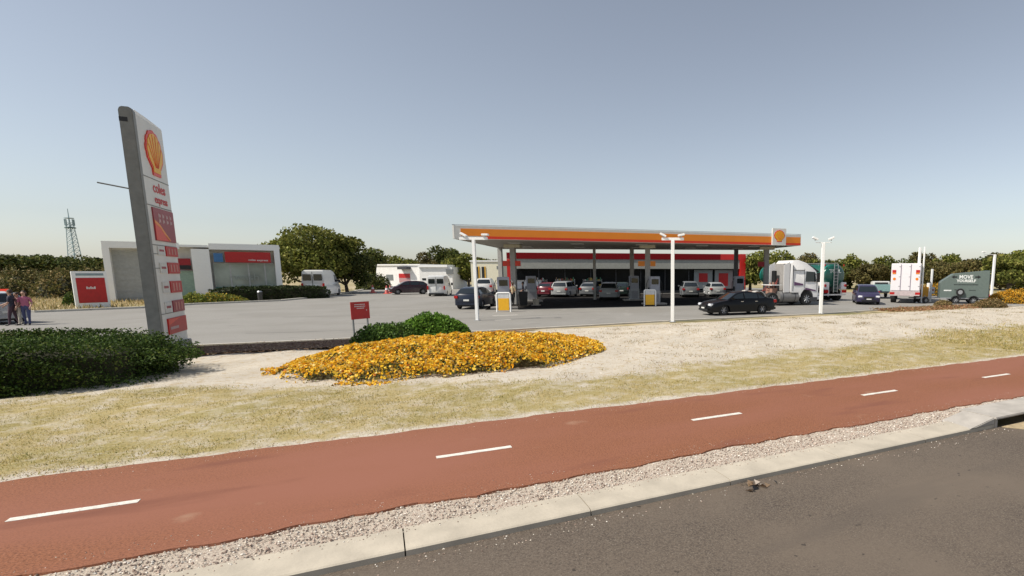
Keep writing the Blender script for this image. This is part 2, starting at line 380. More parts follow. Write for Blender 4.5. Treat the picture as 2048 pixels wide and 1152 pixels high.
# garden soil strip between sand and lot (brown mulch)
m_soil = groundmat("garden_soil", [((.20, .12, .075), 0, 0, 0), ((.12, .07, .045), 14, .42, .6), ((.30, .20, .13), 30, .58, .7)], bump=.8, bscale=40)
gp = [(-9.5, 22.9), (-5.5, 22.9), (-1.9, 22.75), (3, 22.9), (6.2, 23.5), (3, 21.3), (-1, 20.6), (-4, 20.8), (-9.5, 20.6)]
b = MB(); kk = []
sheet("garden_bed", [(p[0], p[1]) for p in gp], .055, m_soil, ANG)

m_chip = leafmat("bark_chip", .9, 0)
# ---- grass blades, dead weeds, gravel (uncountable stuff)
rng = np.random.default_rng(11)
def blades(n, slo, shi, tlo, thi, hgt, wid, cols, wts, accept, name, label, cat):
    s = rng.uniform(slo, shi, n); t_ = rng.uniform(tlo, thi, n)
    k = accept(s, t_) > rng.uniform(0, 1, n); s = s[k]; t_ = t_[k]; n = len(s)
    z = und(s, t_)-.004; a = rng.uniform(0, 2*np.pi, n); h = hgt*rng.uniform(.4, 1.3, n); wdt = wid*rng.uniform(.6, 1.4, n)
    lx, ly = rng.normal(0, .55, n)*h, rng.normal(0, .55, n)*h
    P = np.stack([s, t_, z], -1); dx = np.stack([np.cos(a)*wdt, np.sin(a)*wdt, 0*a], -1)
    tip = P+np.stack([lx, ly, h], -1)
    o = cloud(name, np.stack([P-dx, P+dx, tip], 1), 0, jit(rng, n, cols, wts, .25), BLADE); o.rotation_euler = (0, 0, ANG)
    return tag(o, label, cat, kind='stuff')
GC = [(.50, .39, .16), (.38, .31, .10), (.22, .23, .05), (.55, .46, .25), (.14, .16, .035)]
def sparse(s, t_): return grass_amt(s, t_)*np.clip(.55+.5*np.sin(s*1.1+2*np.sin(t_*1.7))*np.sin(t_*2.3+1.5*np.sin(s*.7))+.25*np.sin(s*5.3)*np.sin(t_*6.1+s), .1, 1)
blades(230000, -12, 22, 9.15, 16, .034, .0055, GC, [.40, .28, .11, .16, .05], sparse, "grass", "short mown dry grass along the red path", "grass")
blades(60000, 18, 60, 9.15, 16, .07, .012, GC, [.36, .3, .14, .15, .05], grass_amt, "grass", "dry grass far along the path at the right", "grass")
def patch(s, t_): return ((np.sin(s*1.7+2*np.sin(t_*.9))*np.sin(t_*1.9+1.3*np.sin(s*.8)) > .55)*.9+.06)*(1-grass_amt(s, t_))*(t_ < 23)
blades(60000, 2, 40, 12, 23, .06, .008, [(.36, .27, .13), (.24, .16, .08), (.45, .36, .2), (.16, .15, .06)], None, patch, "dead_weeds", "scattered dead weeds on the pale sand bank", "weeds")
def stones(n, slo, shi, tlo, thi, r0, r1, cols, name, label, zf):
    s = rng.uniform(slo, shi, n); t_ = rng.uniform(tlo, thi, n); r = rng.uniform(r0, r1, n)
    P = np.stack([s, t_, zf(s, t_)+r*.2], -1)
    base = np.array([(1, 0, 0), (0, 1, 0), (-1, 0, 0), (0, -1, 0), (0, 0, .75), (0, 0, -.75)], float)
    V = base[None]*(r[:, None, None])*rng.uniform(.55, 1.25, (n, 6, 1)); a = rng.uniform(0, 6.28, n)
    ca, sa = np.cos(a)[:, None], np.sin(a)[:, None]
    V = np.stack([V[..., 0]*ca-V[..., 1]*sa, V[..., 0]*sa+V[..., 1]*ca, V[..., 2]], -1)+P[:, None]
    tri = np.array([(0, 1, 4), (1, 2, 4), (2, 3, 4), (3, 0, 4)])
    co = V[:, tri].reshape(-1, 3, 3); c = np.repeat(jit(rng, n, cols, None, .25), 4, 0)
    o = cloud(name, co, 0, c, mat_stone); o.rotation_euler = (0, 0, ANG); return tag(o, label, "gravel", kind='stuff')
mat_stone = leafmat("gravel_stone", .9, .0)
SC_ = [(.52, .46, .38), (.36, .28, .23), (.66, .61, .54), (.42, .32, .26), (.22, .16, .13)]
stones(15000, -6, 22, 5.62, 6.16, .006, .017, SC_, "gravel", "loose gravel strip between kerb and red path", lambda s, t_: 0*s+.004)
stones(1500, -4, 22, 5.48, 5.66, .004, .012, SC_, "gravel", "loose stones spilled on the back edge of the kerb", lambda s, t_: 0*s+.012)
stones(900, -6, 22, 6.12, 6.42, .003, .008, SC_, "gravel", "grit spilled along the kerb side edge of the red path", lambda s, t_: 0*s+.022)
stones(700, -8, 22, 8.8, 9.12, .003, .008, SC_, "gravel", "grit spilled along the lawn side edge of the red path", lambda s, t_: 0*s+.022)
stones(5000, -8, 22, 9.12, 9.45, .004, .012, SC_, "gravel", "thin gravel edging along the lawn side of the path", lambda s, t_: 0*s+.0)
stones(3500, 4, 40, 12.5, 23.3, .008, .03, SC_, "gravel", "small stones scattered on the sand bank", und)
stones(500, -2, 14, 4.9, 5.14, .004, .012, SC_, "gravel", "grit lying in the gutter by the kerb", lambda s, t_: 0*s-.066)
n = 9000; s = rng.uniform(-9, 5.5, n); t_ = rng.uniform(20.4, 22.9, n)+rng.normal(0, .22, n)
P = np.stack([s, t_, .05+rng.uniform(0, .03, n)], -1)
def chips(P, size):
    a = rng.normal(size=(len(P), 3)); b_ = rng.normal(size=(len(P), 3)); a[:, 2] *= .3; b_[:, 2] *= .3
    return np.stack([P-a*size, P-b_*size, P+a*size, P+b_*size], 1)
o = cloud("bark_mulch", chips(P, .018), 0, jit(rng, n, [(.22, .13, .08), (.14, .08, .05), (.34, .23, .15), (.4, .32, .22)], None, .25), m_chip); o.rotation_euler = (0, 0, ANG)
tag(o, "brown bark mulch in the strip between sand and forecourt", "mulch", kind='stuff')
# litter in the gutter
c = ST(3.93, 4.98, -.066); rr = random.Random(8)
b = MB()
for i in range(16):
    x, y = rr.uniform(-.18, .3), rr.uniform(-.14, .08); a = rr.uniform(0, 3)
    b.add([(x, y, .006), (x+.1*math.cos(a), y+.1*math.sin(a), .01), (x+.05*math.cos(a+1), y+.06*math.sin(a+1), .05)], [(0, 1, 2)], rr.randint(0, 2))
o = b.build("leaf_litter", [mat("pale_litter", (.62, .52, .42), .8), BLACK, mat("dry_leaf", (.3, .2, .12), .8)]); o.location = c; o.rotation_euler = (0, 0, ANG)
tag(o, "small heap of dry leaves and litter in the gutter against the kerb", "litter")

# ================================================================== PLANTS
def bush(name, label, cat, loc, a, b_, h, n, size, cols, wts, rz=0, seed=0, group=None, core=True, lump=.25, box=0., m=LEAF, kind=None):
    """dense mounded shrub: leaves through an ellipsoidal (or boxy) volume"""
    r = np.random.default_rng(seed)
    root = thing(name, label, cat, loc, rz, group)
    th = r.uniform(0, 2*np.pi, n); ph = np.arccos(r.uniform(0.0, 1, n)); rad = r.uniform(.72, 1.02, n)
    e = 1-box*.65
    sx = np.sign(np.cos(th))*np.abs(np.cos(th))**e; sy = np.sign(np.sin(th))*np.abs(np.sin(th))**e
    sp = np.abs(np.sin(ph))**e; cz = np.cos(ph)**e
    lumpf = 1+lump*(np.sin(3.1*sx*a/ max(h,.3)+seed)*np.sin(2.7*sy*b_/max(h,.3)+1+seed)*.6+.4*np.sin(7*sx*a/max(h, .3)*.6+2*seed)*np.cos(6*cz+seed))
    P = np.stack([sx*sp*a*rad, sy*sp*b_*rad, .02+cz*h*rad*lumpf], -1)
    P[:, :2] *= (.9+.1*lumpf)[:, None]
    if box > .5:       # clipped hedge: a flat top and upright flanks down to the ground
        top = r.uniform(0, 1, n) < .5; q = np.where(top, np.sqrt(r.uniform(0, 1, n)), r.uniform(.90, 1.02, n))
        e2 = .4; cx_ = np.sign(np.cos(th))*np.abs(np.cos(th))**e2; cy_ = np.sign(np.sin(th))*np.abs(np.sin(th))**e2
        per = r.uniform(0, 1, n) < a/(a+b_)      # spread evenly along the long flanks
        ux = r.uniform(-1, 1, n); cx2 = np.where(per, ux, np.sign(cx_)*(1-np.abs(r.uniform(0, .25, n))**2)); cy2 = np.where(per, np.sign(cy_)*(1-np.abs(ux)**14)**.5, r.uniform(-1, 1, n)*(1-np.abs(cx2)**14)**.5)
        lm = 1+lump*(np.sin(cx2*a*2.3+seed)*.5+np.sin(cx2*a*5.1+cy2*3)*.35)
        zz = np.where(top, h*(1-.16*q**6)*lm+r.uniform(-.09, .03, n), r.uniform(.01, 1, n)*h*.9*lm)
        bulge = np.where(top, .97, 1-.10*np.clip(zz/h-.55, 0, 1)-.03*np.sin(zz*9+cx2*a*4))
        P = np.stack([cx2*q*a*bulge, cy2*q*b_*bulge, zz], -1)
    cloud("foliage", leaves(r, P, size), 0, jit(r, n, cols, wts, .3), m, root)
    bb = MB(); rg = []
    for j in range(5):
        q = j/4*math.pi/2
        rg.append([(np.sign(math.cos(x))*abs(math.cos(x))**e*math.cos(q)**e*a*.8, np.sign(math.sin(x))*abs(math.sin(x))**e*math.cos(q)**e*b_*.8, .01+math.sin(q)**e*h*.72) for x in [k_*2*math.pi/16 for k_ in range(16)]])
    if box > .5:
        rg = []
        for (k1, z1) in ((.93, .0), (.93, h*.62), (.88, h*.78), (.70, h*.84)):
            rg.append([(np.sign(math.cos(x))*abs(math.cos(x))**.3*a*k1*(1 if a < 6 else 1.0), np.sign(math.sin(x))*abs(math.sin(x))**.3*b_*(k1-.03), z1) for x in [(k_+.5)*2*math.pi/32 for k_ in range(32)]])
    bb.loft(rg); bb.build("inner_core", mat("core_dark", (.035, .035, .018), .95), root, smooth=True)  # solid dark core added inside to stop light passing between the leaves
    if kind: root['kind'] = kind
    return root
HG = [(.05, .09, .018), (.085, .13, .025), (.03, .05, .012), (.15, .18, .045)]
# big hedge at the left
c = ST(-14.1, 17.15); bush("hedge", "long clipped dark green hedge in the left foreground before the tall price sign", "hedge", c, 9.6, 2.1, 1.08, 230000, .030, HG, [.33, .22, .40, .05], ANG+R(2), 2, lump=.10, box=1.)
# flower mound
root = thing("flower_bed", "broad low mound of yellow and orange daisies beside the lawn", "flower bed", ST(2.15, 16.75, -.03), ANG+R(10)); root['kind'] = 'stuff'
r = np.random.default_rng(5)
def moundz(x, y): q = np.clip(1-(x/4.6)**2-(y/3.1)**2, 0, 1); return .56*np.sqrt(q)*(1+.13*np.sin(x*2.1+1)*np.sin(y*2.3)+.09*np.sin(x*5+y*3)+.05*np.sin(x*11-y*7))
def disk(n): a = r.uniform(0, 2*np.pi, n); q = np.sqrt(r.uniform(0, 1, n)); wv = 1+.05*np.sin(a*5)+.04*np.sin(a*11+1)+.03*np.sin(a*23)+r.normal(0, .018, n); return np.cos(a)*q*4.6*wv, np.sin(a)*q*3.1*wv
x, y = disk(30000); z = moundz(x, y)+r.uniform(-.06, .02, len(x))
cloud("leaves", leaves(r, np.stack([x, y, z], -1), .035), 0, jit(r, len(x), [(.12, .15, .04), (.20, .19, .06), (.08, .10, .03), (.3, .2, .07)], None, .3), LEAF, root)
x, y = disk(36000); keep = (np.sin(x*2.3+y)*np.sin(y*2.9-x*.7)+.9+r.uniform(-.6, .6, len(x))) > .02; x = x[keep]; y = y[keep]
z = moundz(x, y)+r.uniform(.0, .05, len(x))
P = np.stack([x, y, z], -1); n = len(P)
cloud("blooms", leaves(r, P, .034*r.uniform(.6, 1.35, n), .35, .9), 0, jit(r, n, [(.84, .50, .03), (.90, .62, .08), (.74, .32, .015), (.85, .68, .25), (.45, .14, .03), (.40, .26, .08)], [.38, .27, .15, .10, .03, .07], .15), PETAL, root)
bb = MB(); rg = []
for j in range(7):
    q = math.sin(j/6*math.pi/2)
    rg.append([(math.cos(a)*4.35*(1-q*.999), math.sin(a)*2.75*(1-q*.999), float(moundz(math.cos(a)*4.35*(1-q*.999), math.sin(a)*2.75*(1-q*.999)))*(.82 if j else .1)-.05) for a in [k_*2*math.pi/32 for k_ in range(32)]])
bb.loft(rg); bb.build("soil_mound", mat("bed_soil", (.10, .085, .035), .95, var=.3, scale=10), root, smooth=True)
bush("shrub", "rounded bright green shrub behind the yellow flower mound", "shrub", ST(1.75, 21.6), 1.35, 1.0, .95, 12000, .055, [(.11, .22, .03), (.16, .29, .04), (.06, .11, .02)], [.4, .35, .25], ANG, 4, lump=.15)
bush("shrub", "low green shrub between the small red post sign and the rounded shrub", "shrub", ST(.35, 21.3), 1.3, .9, .68, 6000, .05, [(.08, .14, .03), (.12, .2, .04), (.05, .09, .02)], [.4, .35, .25], ANG, 14, lump=.15)

def tree(label, loc, Ht, Rw, seed, n=5000, size=.2, cols=None, bottom=.18, group=None, name="tree", cat="tree", depth=None, nb=18, lean=0, sparse=1.):
    r = np.random.default_rng(seed); rr = random.Random(seed)
    root = thing(name, label, cat, loc, rr.uniform(0, 6.28), group)
    root.rotation_euler[2] = 0
    cz = Ht*(1+bottom)/2; hz = Ht*(1-bottom)/2
    blobs = []
    for i in range(nb):
        v = r.normal(size=3); v /= np.linalg.norm(v); q = r.uniform(.25, .78)
        k = r.uniform(.26, .42)
        p = np.array([v[0]*Rw*q, v[1]*Rw*q*.9, cz+v[2]*hz*q*.95])
        blobs.append((p, k))
    b = MB(); base = Vector((0, 0, -.05)); fork = Vector((lean, rr.uniform(-.2, .2), Ht*max(.18, bottom*.9)))
    b.tube(base, fork, Ht*.035+.03, Ht*.026+.02, 9)
    for p, k in blobs[:9]:
        q = Vector(p); m_ = fork.lerp(q, .5)+Vector((rr.uniform(-.2, .2), rr.uniform(-.2, .2), -.1*Ht*rr.random()))
        b.tube(fork-Vector((0, 0, .1)), m_, Ht*.016+.015, Ht*.010+.01, 6, cap=False); b.tube(m_, q, Ht*.010+.01, .012, 5, cap=False)
    b.build("trunk", TRUNK, root, smooth=True)
    Ps = []
    for p, k in blobs:
        m_ = int(n/nb); v = r.normal(size=(m_, 3)); v /= np.linalg.norm(v, axis=1)[:, None]
        q = r.uniform(.35, 1.08, (m_, 1))**.6
        Ps.append(p+v*q*np.array([Rw*k*1.15, Rw*k*1.15, hz*k*1.05]))
    P = np.concatenate(Ps); P[:, 2] = np.maximum(P[:, 2], .1+r.uniform(0, .3, len(P)))
    cols = cols or [(.075, .085, .02), (.11, .115, .03), (.045, .055, .015), (.15, .14, .045)]
    cc = jit(r, len(P), cols, None, .3)
    tint = np.repeat(r.uniform(.8, 1.2, nb), len(P)//nb)[:, None]
    cloud("crown", leaves(r, P, size), 0, cc*tint, LEAF, root)
    return root
OL = [(.13, .15, .03), (.19, .20, .04), (.085, .10, .022), (.24, .23, .06)]
DK = [(.065, .085, .022), (.10, .12, .03), (.045, .055, .015), (.14, .14, .04)]
BR = [(.11, .10, .035), (.15, .13, .045), (.07, .065, .025), (.19, .15, .06)]
c = GD(632, 64)
tree("large spreading dark green tree behind the left white van", c, 7.9, 6.0, 12, 22000, .19, OL, .10, nb=34)
tree("lower spreading tree with dark crown at the right of the big tree behind the van", GD(695, 66), 5.6, 3.3, 15, 7000, .19, DK, .1, nb=18)
TG = "trees behind the low white building"
for i, (px, D, top, Rw, lab, cols) in enumerate((
        (748, 92, 491, 3.2, "round grey green tree just right of the large spreading tree", DK), (797, 108, 504, 5.2, "broad low tree above the left end of the low white building", OL),
        (862, 112, 503, 4.2, "small bushy tree above the red sign of the low white building", BR), (901, 100, 489, 3.8, "tall rounded tree beyond the white van beside the canopy", DK),
        (938, 84, 503, 3.4, "olive tree between the rear white van and the first lamp post", OL), (975, 120, 508, 5, "far tree behind the small cream building", BR))):
    p = GD(px, D); Ht = 2.5+(544-top)*D/1080
    tree(lab, p, Ht, Rw, 30+i, 5200, .24, cols, .06, TG, nb=16)
bush("shrub", "dark low shrub in front of the low white building's left end", "shrub", GD(748, 78), 2.6, 1.5, 2.2, 2500, .14, DK, None, 0, 8)
# scrub at the left
LS = [(12, 74, 506), (52, 80, 508), (90, 84, 506), (128, 78, 509), (166, 86, 505), (204, 82, 510), (-30, 76, 506), (240, 90, 512)]
names = ["far left", "second from the left edge", "under the left side of the distant tower", "just right of the distant tower's foot", "between tower and white building", "touching the white building's corner", "cut by the left edge", "mostly hidden by the white building"]
for i, (px, D, top) in enumerate(LS):
    tree("dense dark green scrub tree at the left, "+names[i], GD(px, D), 2.5+(546-top)*D/1080, 4.6, 50+i, 5000, .24, [(.065, .09, .025), (.10, .12, .03), (.045, .055, .018), (.13, .13, .04)], .0, "scrub trees at the left", nb=18, cat="tree")
rr = random.Random(5)
nm = ["by the left edge", "behind the two people", "right of the two people", "below the distant tower", "left of the red panel sign", "behind the red panel sign", "beside the white building"]
for i, px in enumerate((5, 45, 85, 120, 155, 190, 215)):
    D = 52+(i % 3)*6
    bush("shrub", "olive brown dry shrub on the sandy bank "+nm[i], "shrub", GD(px+rr.uniform(-6, 6), D), 2.6, 1.8, 1.2+.5*(i % 2)+.02*D, 2600, .13, [(.17, .15, .05), (.12, .12, .04), (.26, .2, .09), (.08, .08, .03)], None, 0, 70+i, "dry shrubs on the left bank", lump=.35)
bush("shrub", "small dark green shrub at the foot of the red panel sign", "shrub", G(152, 612), .8, .6, 1.0, 1500, .09, HG, None, 0, 91)
blades_far = None
r = np.random.default_rng(77)
n = 26000; xx = r.uniform(-75, -37, n); yy = r.uniform(34, 75, n); k = (yy > 34+.0*xx) & (xx < -38.5-(yy-36)*.1); xx, yy = xx[k], yy[k]; n = len(xx); h = r.uniform(.1, .4, n)
P = np.stack([xx, yy, 0*xx-.02], -1); dx = np.stack([r.uniform(.02, .05, n), r.normal(0, .02, n), 0*h], -1)
tag(cloud("dry_grass", np.stack([P-dx, P+dx, P+np.stack([r.normal(0, .1, n), r.normal(0, .1, n), h], -1)], 1), 0, jit(r, n, [(.5, .38, .2), (.38, .3, .13), (.55, .45, .28), (.22, .2, .08)], None, .2), BLADE), "tall dry grass on the sandy bank at the left", "grass", kind='stuff')
# right hand bush belt
RS = [(1500, 74, 497, 3.6, OL), (1536, 66, 496, 3.4, OL), (1566, 78, 505, 3.6, DK), (1605, 88, 512, 3.8, BR), (1632, 84, 505, 3, OL), (1668, 82, 512, 3.4, DK), (1700, 84, 508, 3.6, OL), (1735, 80, 516, 3.4, BR),
      (1768, 86, 518, 3.6, OL), (1805, 82, 508, 3.4, DK), (1840, 88, 500, 3.0, BR), (1866, 80, 512, 3.4, BR), (1900, 82, 500, 3.6, OL), (1934, 78, 505, 3.6, BR), (1968, 80, 499, 3.4, DK), (2000, 76, 504, 3.4, BR), (2036, 70, 488, 4.2, OL), (2075, 70, 492, 4, DK)]
nm = ["seen through the canopy beside the red shop frame", "behind the right-hand canopy column", "rising left of the white prime mover cab", "directly above the white prime mover cab", "with a pointed top between cab and tanker", "above the tail of the green tanker",
      "just right of the green tanker", "above the dark blue front-facing car", "between dark blue car and box truck", "behind the white box truck", "bare-topped behind the tall twin lamp post", "right of the tall twin lamp post",
      "above the nose of the grey trailer", "above the middle of the grey trailer", "above the tail of the grey trailer", "behind the last lamp post", "tallest, at the right edge", "cut by the right edge"]
for i, (px, D, top, Rw, cols) in enumerate(RS):
    top += (0, 0, 4, -6, 3, 5, -3, 6, -7, 8, -4, 4, -2, 6, -6, 3, 0, 0)[i]; Rw *= (1, 1, .9, 1.1, .8, 1.1, .8, 1, .85, 1.15, .8, 1, .9, 1.15, .9, 1, 1, 1)[i]
    tree("bushy roadside tree "+nm[i], GD(px, D), 2.5+(544-top)*D/1080, Rw, 130+i, 5600, .20, cols, .0 if i > 1 else .05, "bushy trees along the right background", nb=17)
# nearer trees with trunks behind the last lamp post
tree("leafy tree with a bare forked trunk behind the orange shrubs at the right edge", GD(2015, 58), 4.6, 3.0, 171, 7000, .16, OL, .28, nb=16)
# thin bare twigs above
bush("shrub", "spreading orange flowering shrub at the right edge beside the last lamp post", "shrub", GD(2030, 44), 2.6, 1.5, 1.05, 9000, .06, [(.70, .36, .03), (.5, .3, .04), (.75, .45, .06), (.14, .13, .04)], [.4, .2, .2, .2], 0, 33, lump=.3, m=PETAL)
bush("shrub", "low orange flowering shrub behind the tall twin lamp post", "shrub", GD(1868, 58), 3.4, 1.2, 1.2, 4000, .08, [(.70, .36, .03), (.5, .3, .04), (.14, .13, .04)], None, 0, 34, lump=.3, m=PETAL)
bush("shrub", "dry brown shrub in front of the grey trailer's tail", "shrub", GD(1978, 38.5), 1.25, .7, .55, 4500, .05, [(.26, .17, .08), (.18, .13, .05), (.34, .24, .12), (.12, .11, .04)], None, 0, 35, lump=.3)
bush("shrub", "small dry shrub under the nose of the grey trailer", "shrub", GD(1886, 40.0), .7, .45, .4, 1800, .05, [(.26, .19, .09), (.18, .15, .05), (.34, .24, .12)], None, 0, 36, lump=.3)
# reddish dead groundcover along the right lot edge
n = 6000; s = rng.uniform(29, 41, n); t_ = rng.uniform(23.6, 25.2, n)+rng.normal(0, .3, n)
P = np.stack([s, t_, .0+rng.uniform(0, .12, n)], -1)
o = cloud("ground_cover", leaves(rng, P, .06), 0, jit(rng, n, [(.32, .15, .08), (.24, .12, .06), (.4, .26, .14), (.2, .16, .07)], None, .2), LEAF); o.rotation_euler = (0, 0, ANG)
tag(o, "reddish dry ground cover in front of the box truck and trailer", "ground cover", kind='stuff')

# ================================================================== SIGNS
def emblem(parent, cx, y, cz, r_, th=.03, name="emblem"):
    """scallop-shaped emblem facing -y, centred at cx, cz"""
    def outline(k):
        pts = []; c0 = -.62
        nl = 7; a0, a1 = R(-4), R(184)
        for i in range(nl):
            for j in range(6):
                u_ = (i+j/6)/nl; a = a0+(a1-a0)*u_
                bump = .06*abs(math.sin(math.pi*(j/6)))
                rad = 1.0+bump; pts.append((math.cos(a)*rad*1.04, c0+.62+math.sin(a)*rad*.98))
        pts.append((math.cos(a1)*1.04, 0))
        pts += [(-.98, -.28), (-.52, -.70), (-.50, -.98), (.50, -.98), (.52, -.70), (.98, -.28)]
        return [(cx+p[0]*r_*k, cz+(p[1]*k+.0)*r_) for p in pts]
    b = MB(); b.prism(outline(1.0), 'y', y-th, y, 0); b.prism(outline(.86), 'y', y-th-.012, y-th+.004, 1)
    for i in range(1, 7):
        a = R(-4)+R(188)*i/7
        p0 = (cx+math.cos(a)*.16*r_, cz-.62*r_); p1 = (cx+math.cos(a)*.84*r_, cz+math.sin(a)*.82*r_)
        d = Vector((p1[0]-p0[0], 0, p1[1]-p0[1])).normalized(); nn = Vector((-d.z, 0, d.x))*.017*r_
        q0 = Vector((p0[0], y-th-.012, p0[1])); q1 = Vector((p1[0], y-th-.012, p1[1]))
        off = Vector((0, -.008, 0))
        b.add([q0-nn*.5+off, q0+nn*.5+off, q1+nn+off, q1-nn+off, q0-nn*.5, q0+nn*.5, q1+nn, q1-nn], [(0, 1, 2, 3), (0, 4, 5, 1), (1, 5, 6, 2), (2, 6, 7, 3), (3, 7, 4, 0)], 0)
    return b.build(name, [BRED, YELLOW], parent)

# price pylon: local +x runs from the near corner away from the road, front faces -y
A = Vector((-14.62, 15.82, 0)); WY = 2.25
pyl = thing("price_sign", "tall white fuel price pylon with shell emblem and red price panels behind the hedge", "price sign", A, ANG+R(90))
HP = 7.02; TH = .30
b = MB()
b.box(.05, WY, .02, TH-.02, 0, HP-.12); b.build("cabinet", mat("pylon_white", (.70, .70, .67), .45, var=.05, scale=2), pyl, bevel=.01)
b = MB(); b.prism([(0, 0), (TH, 0), (TH, HP-.12), (TH-.03, HP-.05), (TH-.08, HP-.02), (.08, HP-.02), (.03, HP-.05), (0, HP-.12)], 'x', -.16, .05, 0)
b.build("side_column", mat("pylon_grey", (.20, .205, .195), .5, var=.1), pyl, bevel=.015)
b = MB(); b.prism([(.05, HP-.12), (WY, HP-.12), (WY-.02, HP-.09), (WY/2, HP-.04), (.1, HP-.03)], 'y', .03, TH-.03); b.build("top_cap", WHITE, pyl)
b = MB(); b.box(-.163, -.158, .12, .30, HP-.42, HP-.30); b.build("lamp_slot", BLACK, pyl)
b = MB(); b.tube((-.10, TH*.5, 4.78), (-.18, TH+.62, 4.92), .02); b.build("bracket_arm", GREYP, pyl)
emblem(pyl, 1.22, .02, 6.0, .66)
PW = mat("price_panel_white", (.62, .62, .60), .45)
for z in (5.22, 4.42, 3.28, 3.02, 2.6, 1.25):
    b = MB(); b.box(.1, WY-.04, .006, .021, z, z+.018); b.build("panel_joint", GREYP, pyl)
txr = mat("sign_red_lettering", (.55, .03, .03), .5); txw = mat("sign_white_lettering", (.74, .72, .70), .5)
text("coles", .42, txr, pyl, (1.28, .014, 4.98), FRONT, wid=1.05, bold=.008)
text("express", .32, txr, pyl, (1.34, .014, 4.64), FRONT, wid=1.1, bold=.006)
MAR = mat("maroon_panel", (.30, .03, .045), .45)
b = MB(); b.box(.40, WY-.06, -.012, .02, 3.42, 4.38); b.build("offer_panel", MAR, pyl)
b = MB(); b.prism([(.42, 3.44), (1.5, 3.44), (1.2, 3.60), (.85, 3.80), (.42, 3.92)], 'y', -.018, -.010, 0); b.prism([(.42, 3.93), (.85, 3.81), (1.2, 3.61), (1.6, 3.45), (1.66, 3.47), (1.2, 3.70), (.85, 3.90), (.42, 4.02)], 'y', -.019, -.0105, 1)
b.build("orange_swoosh", [BRED, ORANGE], pyl)
b = MB(); rr = random.Random(9)
for i in range(4):
    x = .8+i*.33; b = MB()
    for k_ in range(2): b.box(x+rr.uniform(0, .04), x+.1+rr.uniform(.05, .1), -.0165, -.0115, 3.98+.15*k_, 4.06+.15*k_)
    b.box(x, x+.04, -.017, -.0118, 3.95, 4.24)
    b.build("blurred_lettering", mat("faint_lettering", (.5, .32, .32), .5), pyl)
for i, (z, h, c1) in enumerate(((2.98, .30, RED), (2.45, .34, RED), (1.86, .36, RED), (1.26, .36, MAR))):
    b = MB(); b.box(1.12, WY-.05, -.012, .02, z, z+h); b.build("price_panel", c1, pyl)
    for k_ in range(3):
        x = 1.3+k_*.28; b = MB(); b.box(x, x+.13, -.018, -.0115, z+.06, z+h-.06); b.build("price_digit", mat("pale_digits", (.52, .20, .17), .5), pyl)
    b = MB(); b.box(.42, 1.02, -.008, .02, z+.02, z+h-.02); b.build("fuel_label_panel", PW, pyl)
    b = MB(); b.box(.52, .90, -.014, -.0075, z+h*.42, z+h*.62); b.build("fuel_label_text", MAR, pyl)
b = MB(); b.box(.46, WY-.05, -.014, .02, .62, 1.10); b.build("lower_panel", RED, pyl)
b = MB(); b.prism([(.48, .9), (1.0, .98), (1.6, 1.08), (.48, 1.08)], 'y', -.02, -.0135); b.build("orange_band", BRED, pyl)
b = MB(); b.box(.6, 1.35, -.021, -.0138, .76, .84); b.build("blurred_lettering", mat("faint_lettering", (.5, .32, .32), .5), pyl)
b = MB(); b.box(-.2, WY+.08, -.06, TH+.06, -.05, .32); b.build("base", mat("base_grey", (.30, .30, .31), .6), pyl, bevel=.02)

# red panel sign at the far left, white frame
p = G(152, 617); q = G(223, 617); q = G(222, 614)
d = q-p; rz = math.atan2(d.y, d.x); L = d.length; k_ = 42.0
sg = thing("panel_sign", "white framed red panel sign standing on the kerb before the white building", "sign", p, rz)
HS = 2.55
b = MB(); b.box(0, L, -.06, .06, .0, HS); b.build("frame", WHITE, sg, bevel=.02)
b = MB(); b.box(.10*L, .92*L, -.075, -.05, .36, HS-.45); b.build("red_panel", RED, sg)
b = MB(); b.box(.12*L, .9*L, -.072, -.05, HS-.30, HS-.14); b.build("header_strip", mat("grey_blue_panel", (.25, .32, .34), .5), sg)
b = MB()
for i in range(5): b.box(.36*L+i*.055*L, .40*L+i*.055*L, -.082, -.0745, 1.32, 1.32+(.12 if i % 2 else .17))
b.build("blurred_lettering", txw, sg)
# small red sign on two posts
p = G(706, 673); q = G(740, 669); d = q-p; L = d.length; rz = math.atan2(d.y, d.x)
sg = thing("post_sign", "small red notice board on two grey posts beside the yellow flower mound", "sign", p, rz)
for x in (.06, L-.06):
    b = MB(); b.box(x-.025, x+.025, -.02, .03, 0, 1.33); b.build("post", GREYP, sg)
b = MB(); b.box(-.03, L+.03, -.045, -.02, .66, 1.34); b.build("board", RED, sg, bevel=.004)
rr = random.Random(3)
for i, (a0, a1) in enumerate(((.18, .72), (.16, .78), (.3, .66))):
    x = a0*L; b = MB()
    while x < a1*L: w_ = rr.uniform(.03, .06); b.box(x, x+w_, -.051, -.0445, 1.22-i*.075, 1.25-i*.075); x += w_+.015
    b.build("blurred_lettering", txw, sg)
b = MB(); b.box(.84*L, .88*L, -.051, -.0445, .98, 1.02); b.build("small_mark", txw, sg)

